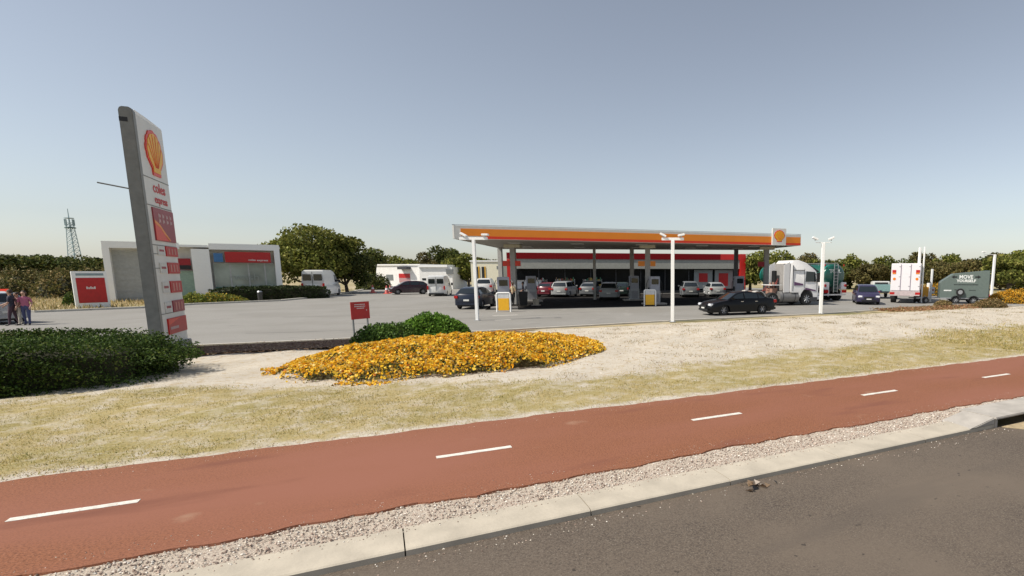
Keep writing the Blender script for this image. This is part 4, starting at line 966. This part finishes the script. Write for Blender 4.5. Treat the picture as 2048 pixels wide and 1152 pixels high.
        b = MB(); y0_, y1_ = sorted((sgn*(hw-.02), sgn*(hw+.17))); b.box(mx-.05, mx+.07, y0_, y1_, z0+.05, z0+.19 if kind != 'van' else z0+.4); b.build("mirror", paintm if kind != 'van' else BLACK, t0, bevel=.025)
        for (xa, xb) in K['side'][:2]:
            b = MB(); b.box(xb+.08, xb+.26, sgn*(hw-.03) if sgn > 0 else -(hw+.012), (hw+.012) if sgn > 0 else -(hw-.03), z0-.09, z0-.055); b.build("door_handle", CHROME if kind == 'sedan' else BLACK, t0)
    b = MB(); b.box(fx-.06, fx+.004, -hw*.42, hw*.42, .50, .64); b.build("grille", BLACK, t0, bevel=.01)
    b = MB(); b.box(fx-.06, fx+.008, -hw*.62, hw*.62, .30, .40); b.build("air_intake", BLACK, t0)
    b = MB(); b.box(fx-.02, fx+.016, -.18, .18, .42, .5); b.build("number_plate", PLATE, t0)
    b = MB(); b.box(rx-.016, rx+.03, -.18, .18, .55, .66); b.build("number_plate", PLATE, t0)
    b = MB(); b.box(rx-.012, rx+.1, -hw*.8, hw*.8, .28, .42); b.build("rear_bumper", DGREY if kind in ('van',) else paintm, t0, bevel=.03)
    for ax in K['ax']:
        for sgn in (-1, 1): wheel(t0, ax, sgn*(hw-.13), rw, .2, sgn)
    t0.scale = (scale, scale, scale*hscale); return t0
PB = mat("paint_black", (.003, .003, .004), .3, .0, .01, coat=.12, spec=.25); PN = paint("dark_blue", (.012, .018, .035)); PV = paint("violet_blue", (.035, .03, .07)); PM = paint("dark_maroon", (.03, .008, .012))
PW_ = paint("white", (.70, .70, .68)); PS = paint("silver", (.40, .41, .42)); PRd = paint("wine_red", (.14, .02, .03)); PGn = paint("dark_green", (.02, .035, .03))
def hd(p, q): return math.atan2(q.y-p.y, q.x-p.x)
pf = G(1430, 631.5); pr = G(1513, 628.5); c = (pf+pr)/2
c.z = .008
car("parked_sedan", "black sedan with alloy wheels driving left in front of the white prime mover", "car", c+Vector((.15, .75, 0)), hd(pr, pf), 'sedan', PB, .97, .98)
b = MB()
car("hatchback", "dark blue hatchback seen from behind beside the first lamp post", "car", G(948, 616, .008)+Vector((0, .5, 0)), R(91), 'hatch', PN, 1.02)
car("hatchback", "dark maroon hatchback parked left of the tall white van", "car", G(818, 588.5, .008)+Vector((0, .3, 0)), R(212), 'hatch', PM, 1.05)
car("delivery_van", "white van with two small rear windows parked beneath the large tree", "van", GD(646, 57.5), R(106), 'van', PW_, 1.1)
car("delivery_van", "white van with dark rear glass parked right of the maroon hatchback", "van", GD(881, 58.5), R(103), 'van', PW_, .93, .93)
car("estate_car", "white utility wagon behind the dark blue hatchback", "car", GD(973, 62), R(101), 'wagon', PW_, 1.05, 1.1)
car("compact_car", "dark violet blue car with bright headlights facing the camera right of the green tanker", "car", G(1739, 609, .008)+Vector((.2, 1.4, 0)), R(-104), 'wagon', PV, .98, .98)
PDW = paint('shaded_white', (.33, .34, .34), .45); PDS = paint('shaded_silver', (.16, .17, .18), .45)  # white and silver paint darkened to stand in for canopy shade
CG = "cars parked in the shade before the shop"
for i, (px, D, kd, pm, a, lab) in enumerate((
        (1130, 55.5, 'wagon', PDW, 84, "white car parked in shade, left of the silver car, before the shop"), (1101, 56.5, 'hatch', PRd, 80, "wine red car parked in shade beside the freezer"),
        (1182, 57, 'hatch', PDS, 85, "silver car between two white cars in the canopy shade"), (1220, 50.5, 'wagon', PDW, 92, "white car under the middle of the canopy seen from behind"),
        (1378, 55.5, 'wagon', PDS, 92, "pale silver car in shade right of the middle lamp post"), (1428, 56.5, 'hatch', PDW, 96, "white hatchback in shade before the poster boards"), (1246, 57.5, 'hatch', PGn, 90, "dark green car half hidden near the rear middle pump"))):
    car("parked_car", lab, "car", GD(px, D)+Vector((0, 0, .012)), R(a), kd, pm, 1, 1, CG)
car("parked_car", "silver car cut by the left edge beside the two people", "car", GD(-38, 26.5), R(165), 'wagon', PS)

# --- white prime mover facing right
pf = G(1598, 607); pr = G(1556, 612)
fr = G(1622, 604)
tx0 = G(1551, 613.5)
pm_ = thing("prime_mover", "white prime mover without trailer parked behind the black sedan, facing right", "truck", tx0+Vector((.55, 2.2, 0)), R(17))
W_ = 1.2
b = MB(); b.box(-3.1, 2.7, -.45, -.32, .62, .88); b.box(-3.1, 2.7, .32, .45, .62, .88)
for x in (-3.1, -1.9, -.6): b.box(x, x+.12, -.45, .45, .64, .86)
b.build("chassis", mat("chassis_grey", (.25, .22, .2), .6), pm_)
TW = paint("truck_white", (.76, .75, .74))
# cab: profile from the side, roofline raised over the sleeper
cp = [(2.85, .55), (2.95, 1.0), (2.92, 1.75), (2.72, 2.55), (2.35, 2.80), (1.75, 3.18), (1.1, 3.38), (.65, 3.36), (.45, 3.15), (.42, 1.1), (.5, .98), (1.15, .98)]
for_arch = [(1.25+.62-math.cos(math.pi*i/8)*.62, .62+math.sin(math.pi*i/8)*.62) for i in range(9)]
out = cp+[(1.2, .62)]+for_arch+[(2.55, .55)]
rg = []
for k_ in (-1, -.96, -.8, 0, .8, .96, 1):
    a = abs(k_); rg.append([((x-.10*a*a*max(0, (x-2)/.9)-(.04 if a == 1 else 0)*(1 if x > 1.6 else -1)), k_*W_*(1-.05*max(0, (z-1.6)/1.7)), z-(.06 if a == 1 and z > 2.6 else 0)) for x, z in out])
b = MB(); b.loft(rg); b.build("cab", TW, pm_, smooth=True)
for sgn in (-1, 1):
    b = MB(); y = sgn*(W_*.97); ya = sgn*(W_*.994+.012); yb = sgn*(W_*.972+.012)
    b.add([(2.62, y, 1.78), (2.50, y*.985, 2.50), (1.78, y*.985, 2.55), (1.72, y, 1.78)]+[(2.62, ya, 1.78), (2.50, yb, 2.50), (1.78, yb, 2.55), (1.72, ya, 1.78)], [(0, 1, 2, 3), (7, 6, 5, 4), (0, 4, 5, 1), (1, 5, 6, 2), (2, 6, 7, 3), (3, 7, 4, 0)]); b.build("side_window", GLASS, pm_)
    b = MB(); b.box(1.60, 1.62, *(sorted((sgn*(W_-.02), sgn*(W_+.006)))), 1.0, 2.75); b.box(2.66, 2.675, *(sorted((sgn*(W_-.02), sgn*(W_+.006)))), 1.0, 1.75); b.build("door_seam", DGREY, pm_)
    b = MB(); b.box(.62, .66, *(sorted((sgn*(W_-.06), sgn*(W_+.004)))), 1.1, 3.0); b.box(.7, 1.58, *(sorted((sgn*(W_-.06), sgn*(W_+.002)))), 2.62, 2.65); b.build("panel_seam", DGREY, pm_)
    b = MB(); b.prism([(.75, 1.5), (1.5, 1.5), (1.5, 1.62), (.75, 1.78)], 'y', *sorted((sgn*(W_-.05), sgn*(W_+.008)))); b.prism([(1.7, 1.2), (2.6, 1.05), (2.6, 1.15), (1.7, 1.34)], 'y', *sorted((sgn*(W_-.05), sgn*(W_+.008)))); b.build("violet_stripe", mat("violet_vinyl", (.13, .06, .14), .4), pm_)
    b = MB(); b.box(2.2, 2.75, *sorted((sgn*(W_-.1), sgn*(W_+.02))), .30, .62); b.build("step", DGREY, pm_)
    b = MB(); b.box(2.62, 2.82, *(sorted((sgn*(W_+.03), sgn*(W_+.30)))), 1.75, 2.45); b.build("mirror", BLACK, pm_, bevel=.03)
    b = MB(); b.tube((2.5, sgn*(W_-.05), 1.9), (2.72, sgn*(W_+.1), 2.0), .02); b.tube((2.5, sgn*(W_-.05), 2.35), (2.72, sgn*(W_+.1), 2.3), .02); b.build("mirror_arm", BLACK, pm_)
    b = MB(); b.tube((-.38, sgn*.80, .66), (1.22, sgn*.80, .66), .42, n=24); b.build("fuel_tank", mat("tank_metal", (.22, .215, .21), .5, .3), pm_, smooth=True)
    for x in (-.15, .85):
        b = MB(); b.tube((x, sgn*.80, .66), (x+.06, sgn*.80, .66), .432, n=24); b.build("tank_strap", DGREY, pm_, smooth=True)
    b = MB(); b.prism([(-.1, 1.0), (-.1, 3.0), (.38, 3.25), (.38, 1.0)], 'y', *sorted((sgn*(W_-.10), sgn*(W_-.06)))); b.build("side_fairing", TW, pm_); b = MB(); b.box(.385, .41, -1.12*(sgn > 0), 1.12*(sgn < 0), 1.1, 3.12); b.build("sleeper_back_panel", mat("shaded_grey_panel", (.30, .29, .28), .6), pm_)  # grey panel paints the shade on the white sleeper's back wall
    # guard over rear wheels
    b = MB(); pts = [(-2.15+math.cos(a)*.62, .52+math.sin(a)*.62) for a in [R(20+i*17.5) for i in range(9)]]; pts2 = [(-2.15+math.cos(a)*.58, .52+math.sin(a)*.58) for a in [R(20+i*17.5) for i in range(9)]]
    b.prism(pts+pts2[::-1], 'y', *sorted((sgn*.62, sgn*1.2))); b.build("mudguard", mat("pale_guard", (.5, .48, .45), .5), pm_)
    b = MB(); b.box(2.78, 2.99, *sorted((sgn*.72, sgn*1.1)), .72, .95); b.build("headlight", LAMPW, pm_, bevel=.03)
    wheel(pm_, 1.87, sgn*1.02, .5, .3, sgn, rim=STEEL, spokes=8); wheel(pm_, -1.0, sgn*.95, .5, .5, sgn, rim=STEEL, spokes=8); wheel(pm_, -2.15, sgn*.95, .5, .5, sgn, rim=STEEL, spokes=8)
b = MB(); b.add([(2.98, -.98, 1.75), (2.98, .98, 1.75), (2.80, .92, 2.52), (2.80, -.92, 2.52)], [(0, 1, 2, 3)]); b.build("windscreen", GLASS, pm_)
b = MB(); b.prism([(1.9, 3.02), (2.75, 2.62), (2.95, 2.50), (2.98, 2.56), (2.0, 3.12)], 'y', -1.0, 1.0); b.build('sun_visor', DGREY, pm_)
b = MB(); b.box(2.9, 3.0, -.8, .8, 1.0, 1.6); b.build("grille", DGREY, pm_, bevel=.02)
b = MB(); b.box(2.7, 3.02, -1.15, 1.15, .42, .72); b.build("bumper", TW, pm_, bevel=.05)
b = MB(); b.tube((.1, -.95, .9), (.1, -.95, 2.9), .09); b.tube((.1, -.95, 2.9), (.0, -.95, 3.1), .07); b.build("exhaust_stack", STEEL, pm_, smooth=True)
b = MB(); b.box(-.05, .12, .3, .85, .95, 2.6); b.build("air_intake", BLACK, pm_, bevel=.03)
b = MB(); b.prism([(-2.55, .95), (-1.5, .95), (-1.55, 1.06), (-2.2, 1.06)], 'y', -.45, .45); b.tube((-2.0, 0, 1.0), (-2.0, 0, 1.1), .42, n=20); b.build("turntable", mat("greasy_steel", (.3, .22, .18), .5, .5), pm_)
b = MB(); b.box(-.7, -.25, -.5, .5, .88, 1.3); b.box(-.55, -.45, -.35, -.25, 1.3, 1.75); b.tube((-.5, -.3, 1.6), (-.2, .3, 1.45), .05); b.tube((-.4, .35, 1.3), (-.4, .35, 1.7), .07); b.build("valve_gear", mat("rusty_parts", (.35, .2, .15), .6), pm_)
b = MB(); b.box(-.9, .0, -.8, .8, 1.5, 1.56); b.build("step_rack", TW, pm_)
b = MB()
for i, z in enumerate((1.6, 1.4, 1.25)): b.path([(-.1, -.3+.1*i, z+.4), (-.5, -.2+.1*i, z-.25), (-.9, -.1, z-.1), (-1.3, 0, 1.05)], .02)
b.build("air_line", mat("red_hose", (.3, .05, .04), .5), pm_, smooth=True)
b = MB(); b.tube((.9, .5, 3.35), (.9, .5, 3.7), .02); b.build("aerial", BLACK, pm_)

# --- green tanker, tail to the camera
pt = G(1672, 603); ta = R(113)
tk = thing("tanker_trailer", "long green tanker trailer with rear ladder behind the white prime mover", "tanker", pt+Vector((-.0, .6, 0)), math.atan2(9.0, -3.6)-math.pi*0)
# +x runs forward from the tail
b = MB(); n = 28; rg = []
for x, k_ in ((0.0, .80), (.06, .93), (.16, 1.0), (10.2, 1.0), (10.32, .93), (10.4, .8)):
    rg.append([(x, math.cos(a)*1.14*k_, 2.18+math.sin(a)*.98*k_) for a in [2*math.pi*i/n for i in range(n)]])
b.loft(rg); b.build("tank", GREEN, tk, smooth=True)
b = MB()
for x in (.3, 2.8, 5.3, 7.8, 10.1):
    b.loft([[(x+dx, math.cos(a)*1.15, 2.18+math.sin(a)*.99) for a in [2*math.pi*i/n for i in range(n)]] for dx in (0, .06)])
b.build("tank_band", TEAL, tk, smooth=True)
b = MB()
for y in (-.2, .2): b.box(-.16, -.12, y-.025, y+.025, .75, 3.2)
for i in range(9): b.box(-.155, -.125, -.2, .2, .85+.27*i, .88+.27*i)
b.build("ladder", STEEL, tk)
b = MB(); b.box(-.12, .1, -.14, .14, .8, 2.8); b.build("rear_cabinet", mat("dark_green_metal", (.008, .05, .04), .4), tk)
b = MB(); b.box(.3, 10.0, -.35, .35, .85, 1.25); b.build("chassis", DGREY, tk)
for sgn in (-1, 1):
    b = MB(); b.box(-.1, 1.2, *sorted((sgn*.62, sgn*1.2)), 1.0, 1.62); b.build("side_box", TW, tk, bevel=.03)
    b = MB(); b.box(-.14, -.08, *sorted((sgn*.72, sgn*1.2)), .72, .96); b.build("tail_light", REDL, tk)
    b = MB(); b.tube((-.14, sgn*1.06, 1.34), (-.1, sgn*1.06, 1.34), .12, n=16); b.build("round_marker", RED, tk)
    b = MB(); b.box(-.1, -.05, *sorted((sgn*.62, sgn*.76)), .45, 1.0); b.build("mudflap", TW, tk)
    b = MB(); b.tube((0.1, sgn*1.0, 3.0), (.1, sgn*1.0, 3.15), .05); b.build("marker_lamp", REDL, tk)
    b = MB(); b.box(1.5, 9.5, *sorted((sgn*1.10, sgn*1.18)), 1.05, 1.12); b.build("side_rail", AMBER, tk)
    for x in (.9, 2.1, 3.3, 8.3): wheel(tk, x, sgn*.95, .5, .5, sgn, rim=STEEL, spokes=8)
    b = MB(); b.box(.4, 4.0, *sorted((sgn*.7, sgn*1.22)), 1.06, 1.1); b.build("mudguard", RED2, tk)
b = MB(); b.box(-.12, .0, -1.15, 1.15, .5, .62); b.build("bumper_bar", TW, tk)
b = MB()
for x in (1.5, 4, 6.5, 9): b.tube((x, 0, 3.1), (x, 0, 3.3), .3, n=16)
b.build("manhole", STEEL, tk)
b = MB()
for y in (-.45, .45):
    b.tube((.3, y, 3.25), (10, y, 3.25), .02)
    for i in range(8): b.tube((.3+1.38*i, y, 3.05), (.3+1.38*i, y, 3.25), .02)
b.build("walkway_rail", STEEL, tk)
tw2 = mat("tanker_lettering", (.6, .66, .62), .5)
text("TOLL", .42, tw2, tk, (-.012, 0, 2.55), (R(90), 0, R(-90)), wid=1.25, bold=.012, depth=.05)
text("TOLL", 1.3, tw2, tk, (5.6, 1.16, 2.2), (R(90), 0, R(180)), wid=4.2, bold=.02, depth=.05)

# --- white box truck seen from behind
c = G(1808, 607)
bt = thing("box_truck", "white box truck seen square from behind with orange and red rear lamps", "truck", c, R(64))
b = MB(); b.box(0, 6.2, -1.08, 1.08, 1.0, 3.18); b.build("box_body", mat("box_white", (.78, .75, .77), .4, var=.015), bt, bevel=.03)
for y0_, y1_ in ((-1.04, -.38), (-.34, .34), (.38, 1.04)):
    b = MB(); b.box(-.03, .0, y0_, y1_, 1.04, 3.12); o = b.build("rear_door", mat("box_white", (.78, .75, .77), .4, var=.015), bt, bevel=.01)
    b = MB()
    for z in (1.35, 2.1, 2.9): b.box(-.045, -.029, y0_, y0_+.12, z, z+.05)
    b.build("hinge", STEEL, o)
for y in (-.36, .36):
    b = MB(); b.box(-.05, -.028, y-.025, y+.025, 1.05, 3.1); b.build("lock_rod", mat("grey_violet_metal", (.3, .26, .32), .4), bt)
for sgn in (-1, 1):
    b = MB(); b.box(-.05, -.025, *sorted((sgn*.72, sgn*1.0)), 2.45, 2.66); b.build("reflector", RED, bt)
    b = MB(); b.box(-.05, -.025, *sorted((sgn*.72, sgn*.98)), 2.34, 2.44); b.build("amber_reflector", AMBER, bt)
    b = MB(); b.tube((-.045, sgn*.82, 1.95), (-.025, sgn*.82, 1.95), .11, n=14); b.build("round_reflector", AMBER, bt)
    b = MB(); b.box(-.06, 0, *sorted((sgn*.75, sgn*1.1)), .72, .9); b.build("tail_light", REDL, bt)
    wheel(bt, 1.4, sgn*.86, .45, .42, sgn, rim=STEEL); wheel(bt, 6.9, sgn*.95, .45, .28, sgn, rim=STEEL)
b = MB(); b.box(-.05, .1, -1.08, 1.08, .62, 1.0); b.build("bumper", mat("pale_rust_metal", (.5, .42, .42), .6), bt)
b = MB(); b.box(0, 8, -.4, .4, .6, .95); b.build("chassis", BLACK, bt)
b = MB(); b.prism([(6.3, .5), (8.1, .5), (8.15, 1.3), (7.8, 2.3), (6.3, 2.35)], 'y', -1.02, 1.02); b.build("cab", TW, bt, bevel=.06)
b = MB(); b.box(7.0, 7.6, -1.03, 1.03, 1.45, 2.1); b.build("side_window", GLASS, bt)
# --- small flat-tray utility beyond
ut = thing("utility_truck", "small teal tray-back utility between the dark blue car and the box truck", "utility", G(1772, 598), R(80))
b = MB(); b.box(0, 2.2, -.85, .85, .7, 1.3); b.build("tray", mat("tray_teal", (.2, .34, .34), .5), ut, bevel=.02)
b = MB(); b.prism([(2.25, .45), (4.3, .45), (4.3, .85), (3.6, .98), (3.2, 1.6), (2.3, 1.62)], 'y', -.8, .8); b.build("cab", PW_, ut, bevel=.06)
b = MB(); b.box(2.2, 2.24, -.6, .6, 1.1, 1.5); b.build("rear_window", GLASS, ut)
for x in (.9, 3.5):
    for sgn in (-1, 1): wheel(ut, x, sgn*.72, .33, .2, sgn)
for sgn in (-1, 1):
    b = MB(); b.box(-.03, .0, *sorted((sgn*.55, sgn*.82)), .62, .74); b.build("tail_light", REDL, ut)

# --- enclosed hire trailer
pa = GD(1878, 43.5); L = 3.4; rz = R(-22)
tr = thing("enclosed_trailer", "grey green enclosed hire trailer with slanted nose and white lettering", "trailer", pa+Vector((0, .0, 0)), rz)
TG_ = mat("trailer_grey_green", (.12, .155, .14), .5, var=.06)
k_ = L/3.7
pr_ = [(0, .42), (L, .50), (L, 2.62), (1.0*k_, 2.36), (.08*k_, 1.75), (0, 1.6)]
b = MB(); b.prism(pr_, 'y', 0, 1.9); b.build("body", TG_, tr, bevel=.03)
b = MB(); b.box(L*.02, L*.98, -.015, 1.91, .40, .47); b.build("floor_trim", STEEL, tr)
m_w = mat("trailer_lettering", (.72, .74, .72), .5)
text("MOVE", .40, m_w, tr, (L*.52, -.004, 2.10), FRONT, wid=.95, bold=.012)
text("YOURSELF", .28, m_w, tr, (L*.53, -.004, 1.80), FRONT, wid=1.35, bold=.012)
b = MB()
for sgn in (-1, 1):
    x = L*.52+sgn*.62; b.prism([(x, 2.16), (x+sgn*.2, 2.16), (x+sgn*.2, 2.24), (x+sgn*.4, 2.11), (x+sgn*.2, 1.98), (x+sgn*.2, 2.06), (x, 2.06)], 'y', -.012, .004)
b.build("arrow_mark", BLACK, tr)
b = MB()
x = L*.28
rr = random.Random(2)
while x < L*.78: w_ = rr.uniform(.03, .09); b.box(x, x+w_, -.010, .004, 1.48, 1.54); x += w_+.025
b.box(L*.3, L*.45, -.010, .004, 1.08, 1.12); b.box(L*.6, L*.74, -.010, .004, 1.06, 1.09); b.build("small_lettering", BLACK, tr)
b = MB(); b.box(L*.08, L*.24, -.012, .004, 1.0, 1.09); b.build("white_strip", m_w, tr)
b = MB(); b.tube((L*.42, -.20, .92), (L*.42, -.03, .92), .29, n=24); o = b.build("spare_wheel", TYRE, tr, smooth=True)
b = MB(); b.tube((L*.42, -.22, .92), (L*.42, -.19, .92), .16, n=18); b.build("rim", STEEL, o, smooth=True)
for x in (L*.34, L*.70):
    w0 = wheel(tr, x, .02, .29, .2, -1, rim=STEEL); w0 = wheel(tr, x, 1.86, .29, .2, 1, rim=STEEL)
    b = MB(); pts = [(x+math.cos(a)*.38, .30+math.sin(a)*.36) for a in [R(i*22.5) for i in range(9)]]; pts2 = [(x+math.cos(a)*.35, .30+math.sin(a)*.33) for a in [R(i*22.5) for i in range(9)]]
    b.prism(pts+pts2[::-1], 'y', -.16, .14); b.build("mudguard", DGREY, tr)
b = MB(); b.box(L*.2, L*.9, .2, 1.7, .28, .42); b.build("chassis", BLACK, tr)
b = MB(); b.tube((-.0, .95, .45), (-1.2, .95, .42), .05); b.tube((-1.0, .95, 0), (-1.0, .95, .6), .03); b.build("drawbar", STEEL, tr)
b = MB(); b.box(L, L+.05, .1, 1.8, .55, 2.25); b.build("rear_door", GREYP, tr, bevel=.01)
b = MB(); b.box(L+.05, L+.08, .05, .25, .6, .8); b.box(L+.05, L+.08, 1.65, 1.85, .6, .8); b.build("tail_light", REDL, tr)
# low trailer frame left of it
lt = thing("flatbed_trailer", "low empty trailer frame between the box truck and the grey trailer", "trailer", G(1838, 607), R(10))
b = MB(); b.box(-.3, 1.4, 0, .06, .4, .48); b.box(-.3, 1.4, .9, .96, .4, .48)
for x in (-.3, .3, .9, 1.35): b.box(x, x+.05, 0, .96, .41, .47)
b.build("frame", STEEL, lt)
for y in (-.08, 1.02): wheel(lt, .5, y, .26, .16, -1 if y < 0 else 1, rim=STEEL)

# ================================================================== PEOPLE
def person(label, loc, rz, H_, top_m, leg_m, hair_m, skin_m, arm=0.25, stride=.12, grp=None, longhair=False, group=None):
    t0 = thing("person", label, "person", loc, rz, group)
    k = H_/1.75
    V = []; E = []; Rr = []
    def v(p, r_, par=None):
        V.append(Vector(p)*k); Rr.append(r_*k); i = len(V)-1
        if par is not None: E.append((par, i))
        return i
    pel = v((0, 0, .95), .135)
    wa = v((0, 0, 1.10), .125, pel); ch = v((.01, 0, 1.30), .150, wa); nk0 = v((0, 0, 1.44), .085, ch); nk = v((.01, 0, 1.51), .055, nk0)
    h1 = v((.02, 0, 1.58), .078, nk); h2 = v((.015, 0, 1.66), .092, h1); h3 = v((.005, 0, 1.71), .07, h2)
    nose = v((.125, 0, 1.63), .012, h2)
    for s in (-1, 1):
        st_ = stride*s
        hp = v((0, s*.10, .90), .105, pel); kn = v((st_*.5+.03, s*.11, .50), .065, hp); an = v((st_, s*.11, .10), .042, kn); he = v((st_+.05, s*.115, .045), .042, an); toe = v((st_+.17, s*.125, .035), .034, he)
        shd = v((0, s*.185, 1.40), .062, ch); el = v((-.03+arm*.1, s*.25, 1.12), .044, shd); wr = v((.05+arm*.6, s*.25, .90+arm*.25), .028, el); pa_ = v((.07+arm*.7, s*.25, .83+arm*.28), .030, wr)
        for j, (dy, ln) in enumerate(((-.024, .072), (-.008, .082), (.008, .078), (.023, .062))):
            f1 = v((.085+arm*.75, s*.25+dy, .79+arm*.28), .0095, pa_); v((.10+arm*.78, s*.25+dy, .79-ln*.75+arm*.28), .0085, f1)
        th_ = v((.105+arm*.7, s*.25-s*.03, .83+arm*.28), .011, pa_); v((.135+arm*.7, s*.25-s*.035, .79+arm*.28), .009, th_)
    me = bpy.data.meshes.new("body"); me.from_pydata([tuple(p) for p in V], E, [])
    o = bpy.data.objects.new("body", me); COL.objects.link(o)
    sk = o.modifiers.new("s", 'SKIN'); sk.use_smooth_shade = True
    for i, r_ in enumerate(Rr): me.skin_vertices[0].data[i].radius = (r_, r_)
    me.skin_vertices[0].data[0].use_root = True
    for i in (1, 2): me.skin_vertices[0].data[i].radius = (Rr[i]*.78, Rr[i]*1.18)
    sb = o.modifiers.new("u", 'SUBSURF'); sb.levels = 1; sb.render_levels = 1
    bpy.context.view_layer.update()
    m2 = bpy.data.meshes.new_from_object(o.evaluated_get(bpy.context.evaluated_depsgraph_get()))
    o.modifiers.clear(); o.data = m2; o.parent = t0; m2.materials.clear()
    for m_ in (skin_m, top_m, leg_m, BLACK): m2.materials.append(m_)
    for f in m2.polygons:
        c_ = f.center/k; f.use_smooth = True
        f.material_index = 3 if c_.z < .085 else (2 if (c_.z < .97 and abs(c_.y) < .205) else (1 if c_.z < 1.475 and (abs(c_.y) < .205 or c_.z > 1.16) else 0))
    # hair
    b = MB(); n = 14; rg = []
    for j in range(7):
        q = math.pi/2*j/6; rg.append([((-.012+math.cos(a)*.108*math.cos(q)-(.02 if longhair else 0))*k, math.sin(a)*.098*math.cos(q)*k, (1.655+math.sin(q)*.115-(.05 if math.cos(a) < .2 else 0)*(1 if j == 0 else 0)*(3 if longhair else 1.4))*k) for a in [2*math.pi*i/n for i in range(n)]])
    b.loft(rg); b.build("hair", hair_m, t0, smooth=True)
    b = MB()
    for s in (-1, 1): b.tube((.098*k, s*.034*k, 1.655*k), (.108*k, s*.034*k, 1.655*k), .010*k, n=8)
    b.box(.092*k, .103*k, -.024*k, .024*k, 1.588*k, 1.596*k); b.build("face_features", DGREY, t0)
    b = MB()
    for s in (-1, 1): b.tube((0, s*.088*k, 1.64*k), (-.005, s*.105*k, 1.645*k), .026*k, .02*k, 8)
    b.build("ear", skin_m, t0, smooth=True)
    return t0
SK = mat("skin", (.45, .26, .18), .55); HB_ = mat("brown_hair", (.04, .025, .018), .7); HBl = mat("blond_hair", (.35, .25, .13), .7)
PG = "people at the left edge"
person("person in a pink top and navy trousers standing at the left of the picture", G(57, 650), R(-60), 1.62, mat("pink_cloth", (.42, .12, .2), .8), mat("navy_cloth", (.06, .07, .16), .8), HB_, SK, group=PG, longhair=True)
person("person in a dark top and maroon trousers beside the silver car", G(30, 651), R(-150), 1.68, mat("dark_top", (.03, .03, .05), .8), mat("dark_maroon_trousers", (.06, .03, .045), .8), HB_, SK, group=PG, arm=.4)
person("person in a cream shirt and pale trousers between the two others", G(43, 650), R(-100), 1.55, mat("dusty_pink_cloth", (.4, .2, .2), .8), mat("cream_cloth", (.55, .5, .42), .8), HB_, SK, group=PG)
person("person in dark clothes standing by the first canopy column", GD(1047, 43.2)+Vector((0, 0, .012)), R(200), 1.72, mat("grey_top", (.12, .10, .12), .8), mat("dark_jeans", (.03, .035, .06), .8), HB_, SK)
person("person in a tan top bending beside the left fuel pump", GD(1027, 41.2)+Vector((0, 0, .012)), R(250), 1.7, mat("tan_cloth", (.45, .36, .22), .8), mat("black_trousers", (.02, .02, .022), .8), HBl, SK, arm=.5)
# red item on the bank at the left edge
t0 = thing("warning_sign", "orange red warning board on a short post at the left edge", "sign", GD(17, 34), 0)
b = MB(); b.box(-.03, .03, -.03, .03, 0, .9); b.build("post", GREYP, t0)
b = MB(); b.box(-.32, .32, -.05, -.02, .85, 1.45); b.build("board", BRED, t0, bevel=.01)
b = MB(); b.box(-.2, .2, -.058, -.045, .92, 1.02); b.build("pale_strip", WHITE, t0)
def cone(label, loc):
    t0 = thing("traffic_cone", label, "traffic cone", loc, 0, "traffic cones by the low white building")
    b = MB(); b.box(-.3, .3, -.3, .3, 0, .05); b.build("base", BRED, t0)
    b = MB(); b.tube((0, 0, .05), (0, 0, .95), .24, .05, 14); b.build("body", mat("faded_cone_red", (.65, .16, .14), .6), t0, smooth=True)
    b = MB(); b.tube((0, 0, .45), (0, 0, .65), .168, .118, 14, cap=False); b.build("stripe", WHITE, t0, smooth=True)
cone("faded red cone left of the maroon hatchback", GD(746, 66)); cone("faded red cone right beside the maroon hatchback's nose", GD(774, 63)); cone("faded red cone between the other two cones and the hatchback", GD(781, 65))

# ================================================================== FAR TOWER
p = GD(156, 230)
t0 = thing("communications_tower", "pale blue grey communications tower with round head on the left horizon", "tower", p, 0)
HT = 2.5+(544-422)*230/1080
TM = mat("tower_blue_grey", (.28, .38, .42), .6)
b = MB(); q4 = [(1, 1), (-1, 1), (-1, -1), (1, -1)]; nl = 14
def wd(z): return 1.75-1.0*z/(HT*.8)
for x, y in q4: b.tube((x*wd(0), y*wd(0), 0), (x*wd(HT*.8), y*wd(HT*.8), HT*.8), .16, .12, 6)
for i in range(nl):
    z0, z1 = HT*.8*i/nl, HT*.8*(i+1)/nl
    for (x, y), (x2, y2) in zip(q4, q4[1:]+q4[:1]):
        b.tube((x*wd(z0), y*wd(z0), z0), (x2*wd(z1), y2*wd(z1), z1), .07, n=5); b.tube((x2*wd(z0), y2*wd(z0), z0), (x*wd(z1), y*wd(z1), z1), .07, n=5); b.tube((x*wd(z1), y*wd(z1), z1), (x2*wd(z1), y2*wd(z1), z1), .07, n=5)
b.build("lattice_mast", TM, t0)
b = MB(); b.tube((0, 0, HT*.72), (0, 0, HT*.735), 1.7, 1.7, 16); b.build("lower_platform", mat("tower_dark", (.08, .14, .14), .6), t0)
b = MB(); b.tube((0, 0, HT*.86), (0, 0, HT*.87), 1.5, 1.5, 16); b.build("upper_platform", TM, t0)
for i in range(8):
    a = i*math.pi/4; b = MB(); b.tube((math.cos(a)*1.35, math.sin(a)*1.35, HT*.76), (math.cos(a)*1.35, math.sin(a)*1.35, HT*.85), .2); b.build("antenna", TM, t0)
b = MB(); b.tube((0, 0, HT*.8), (0, 0, HT), .22, .10, 8); b.build("top_mast", TM, t0)
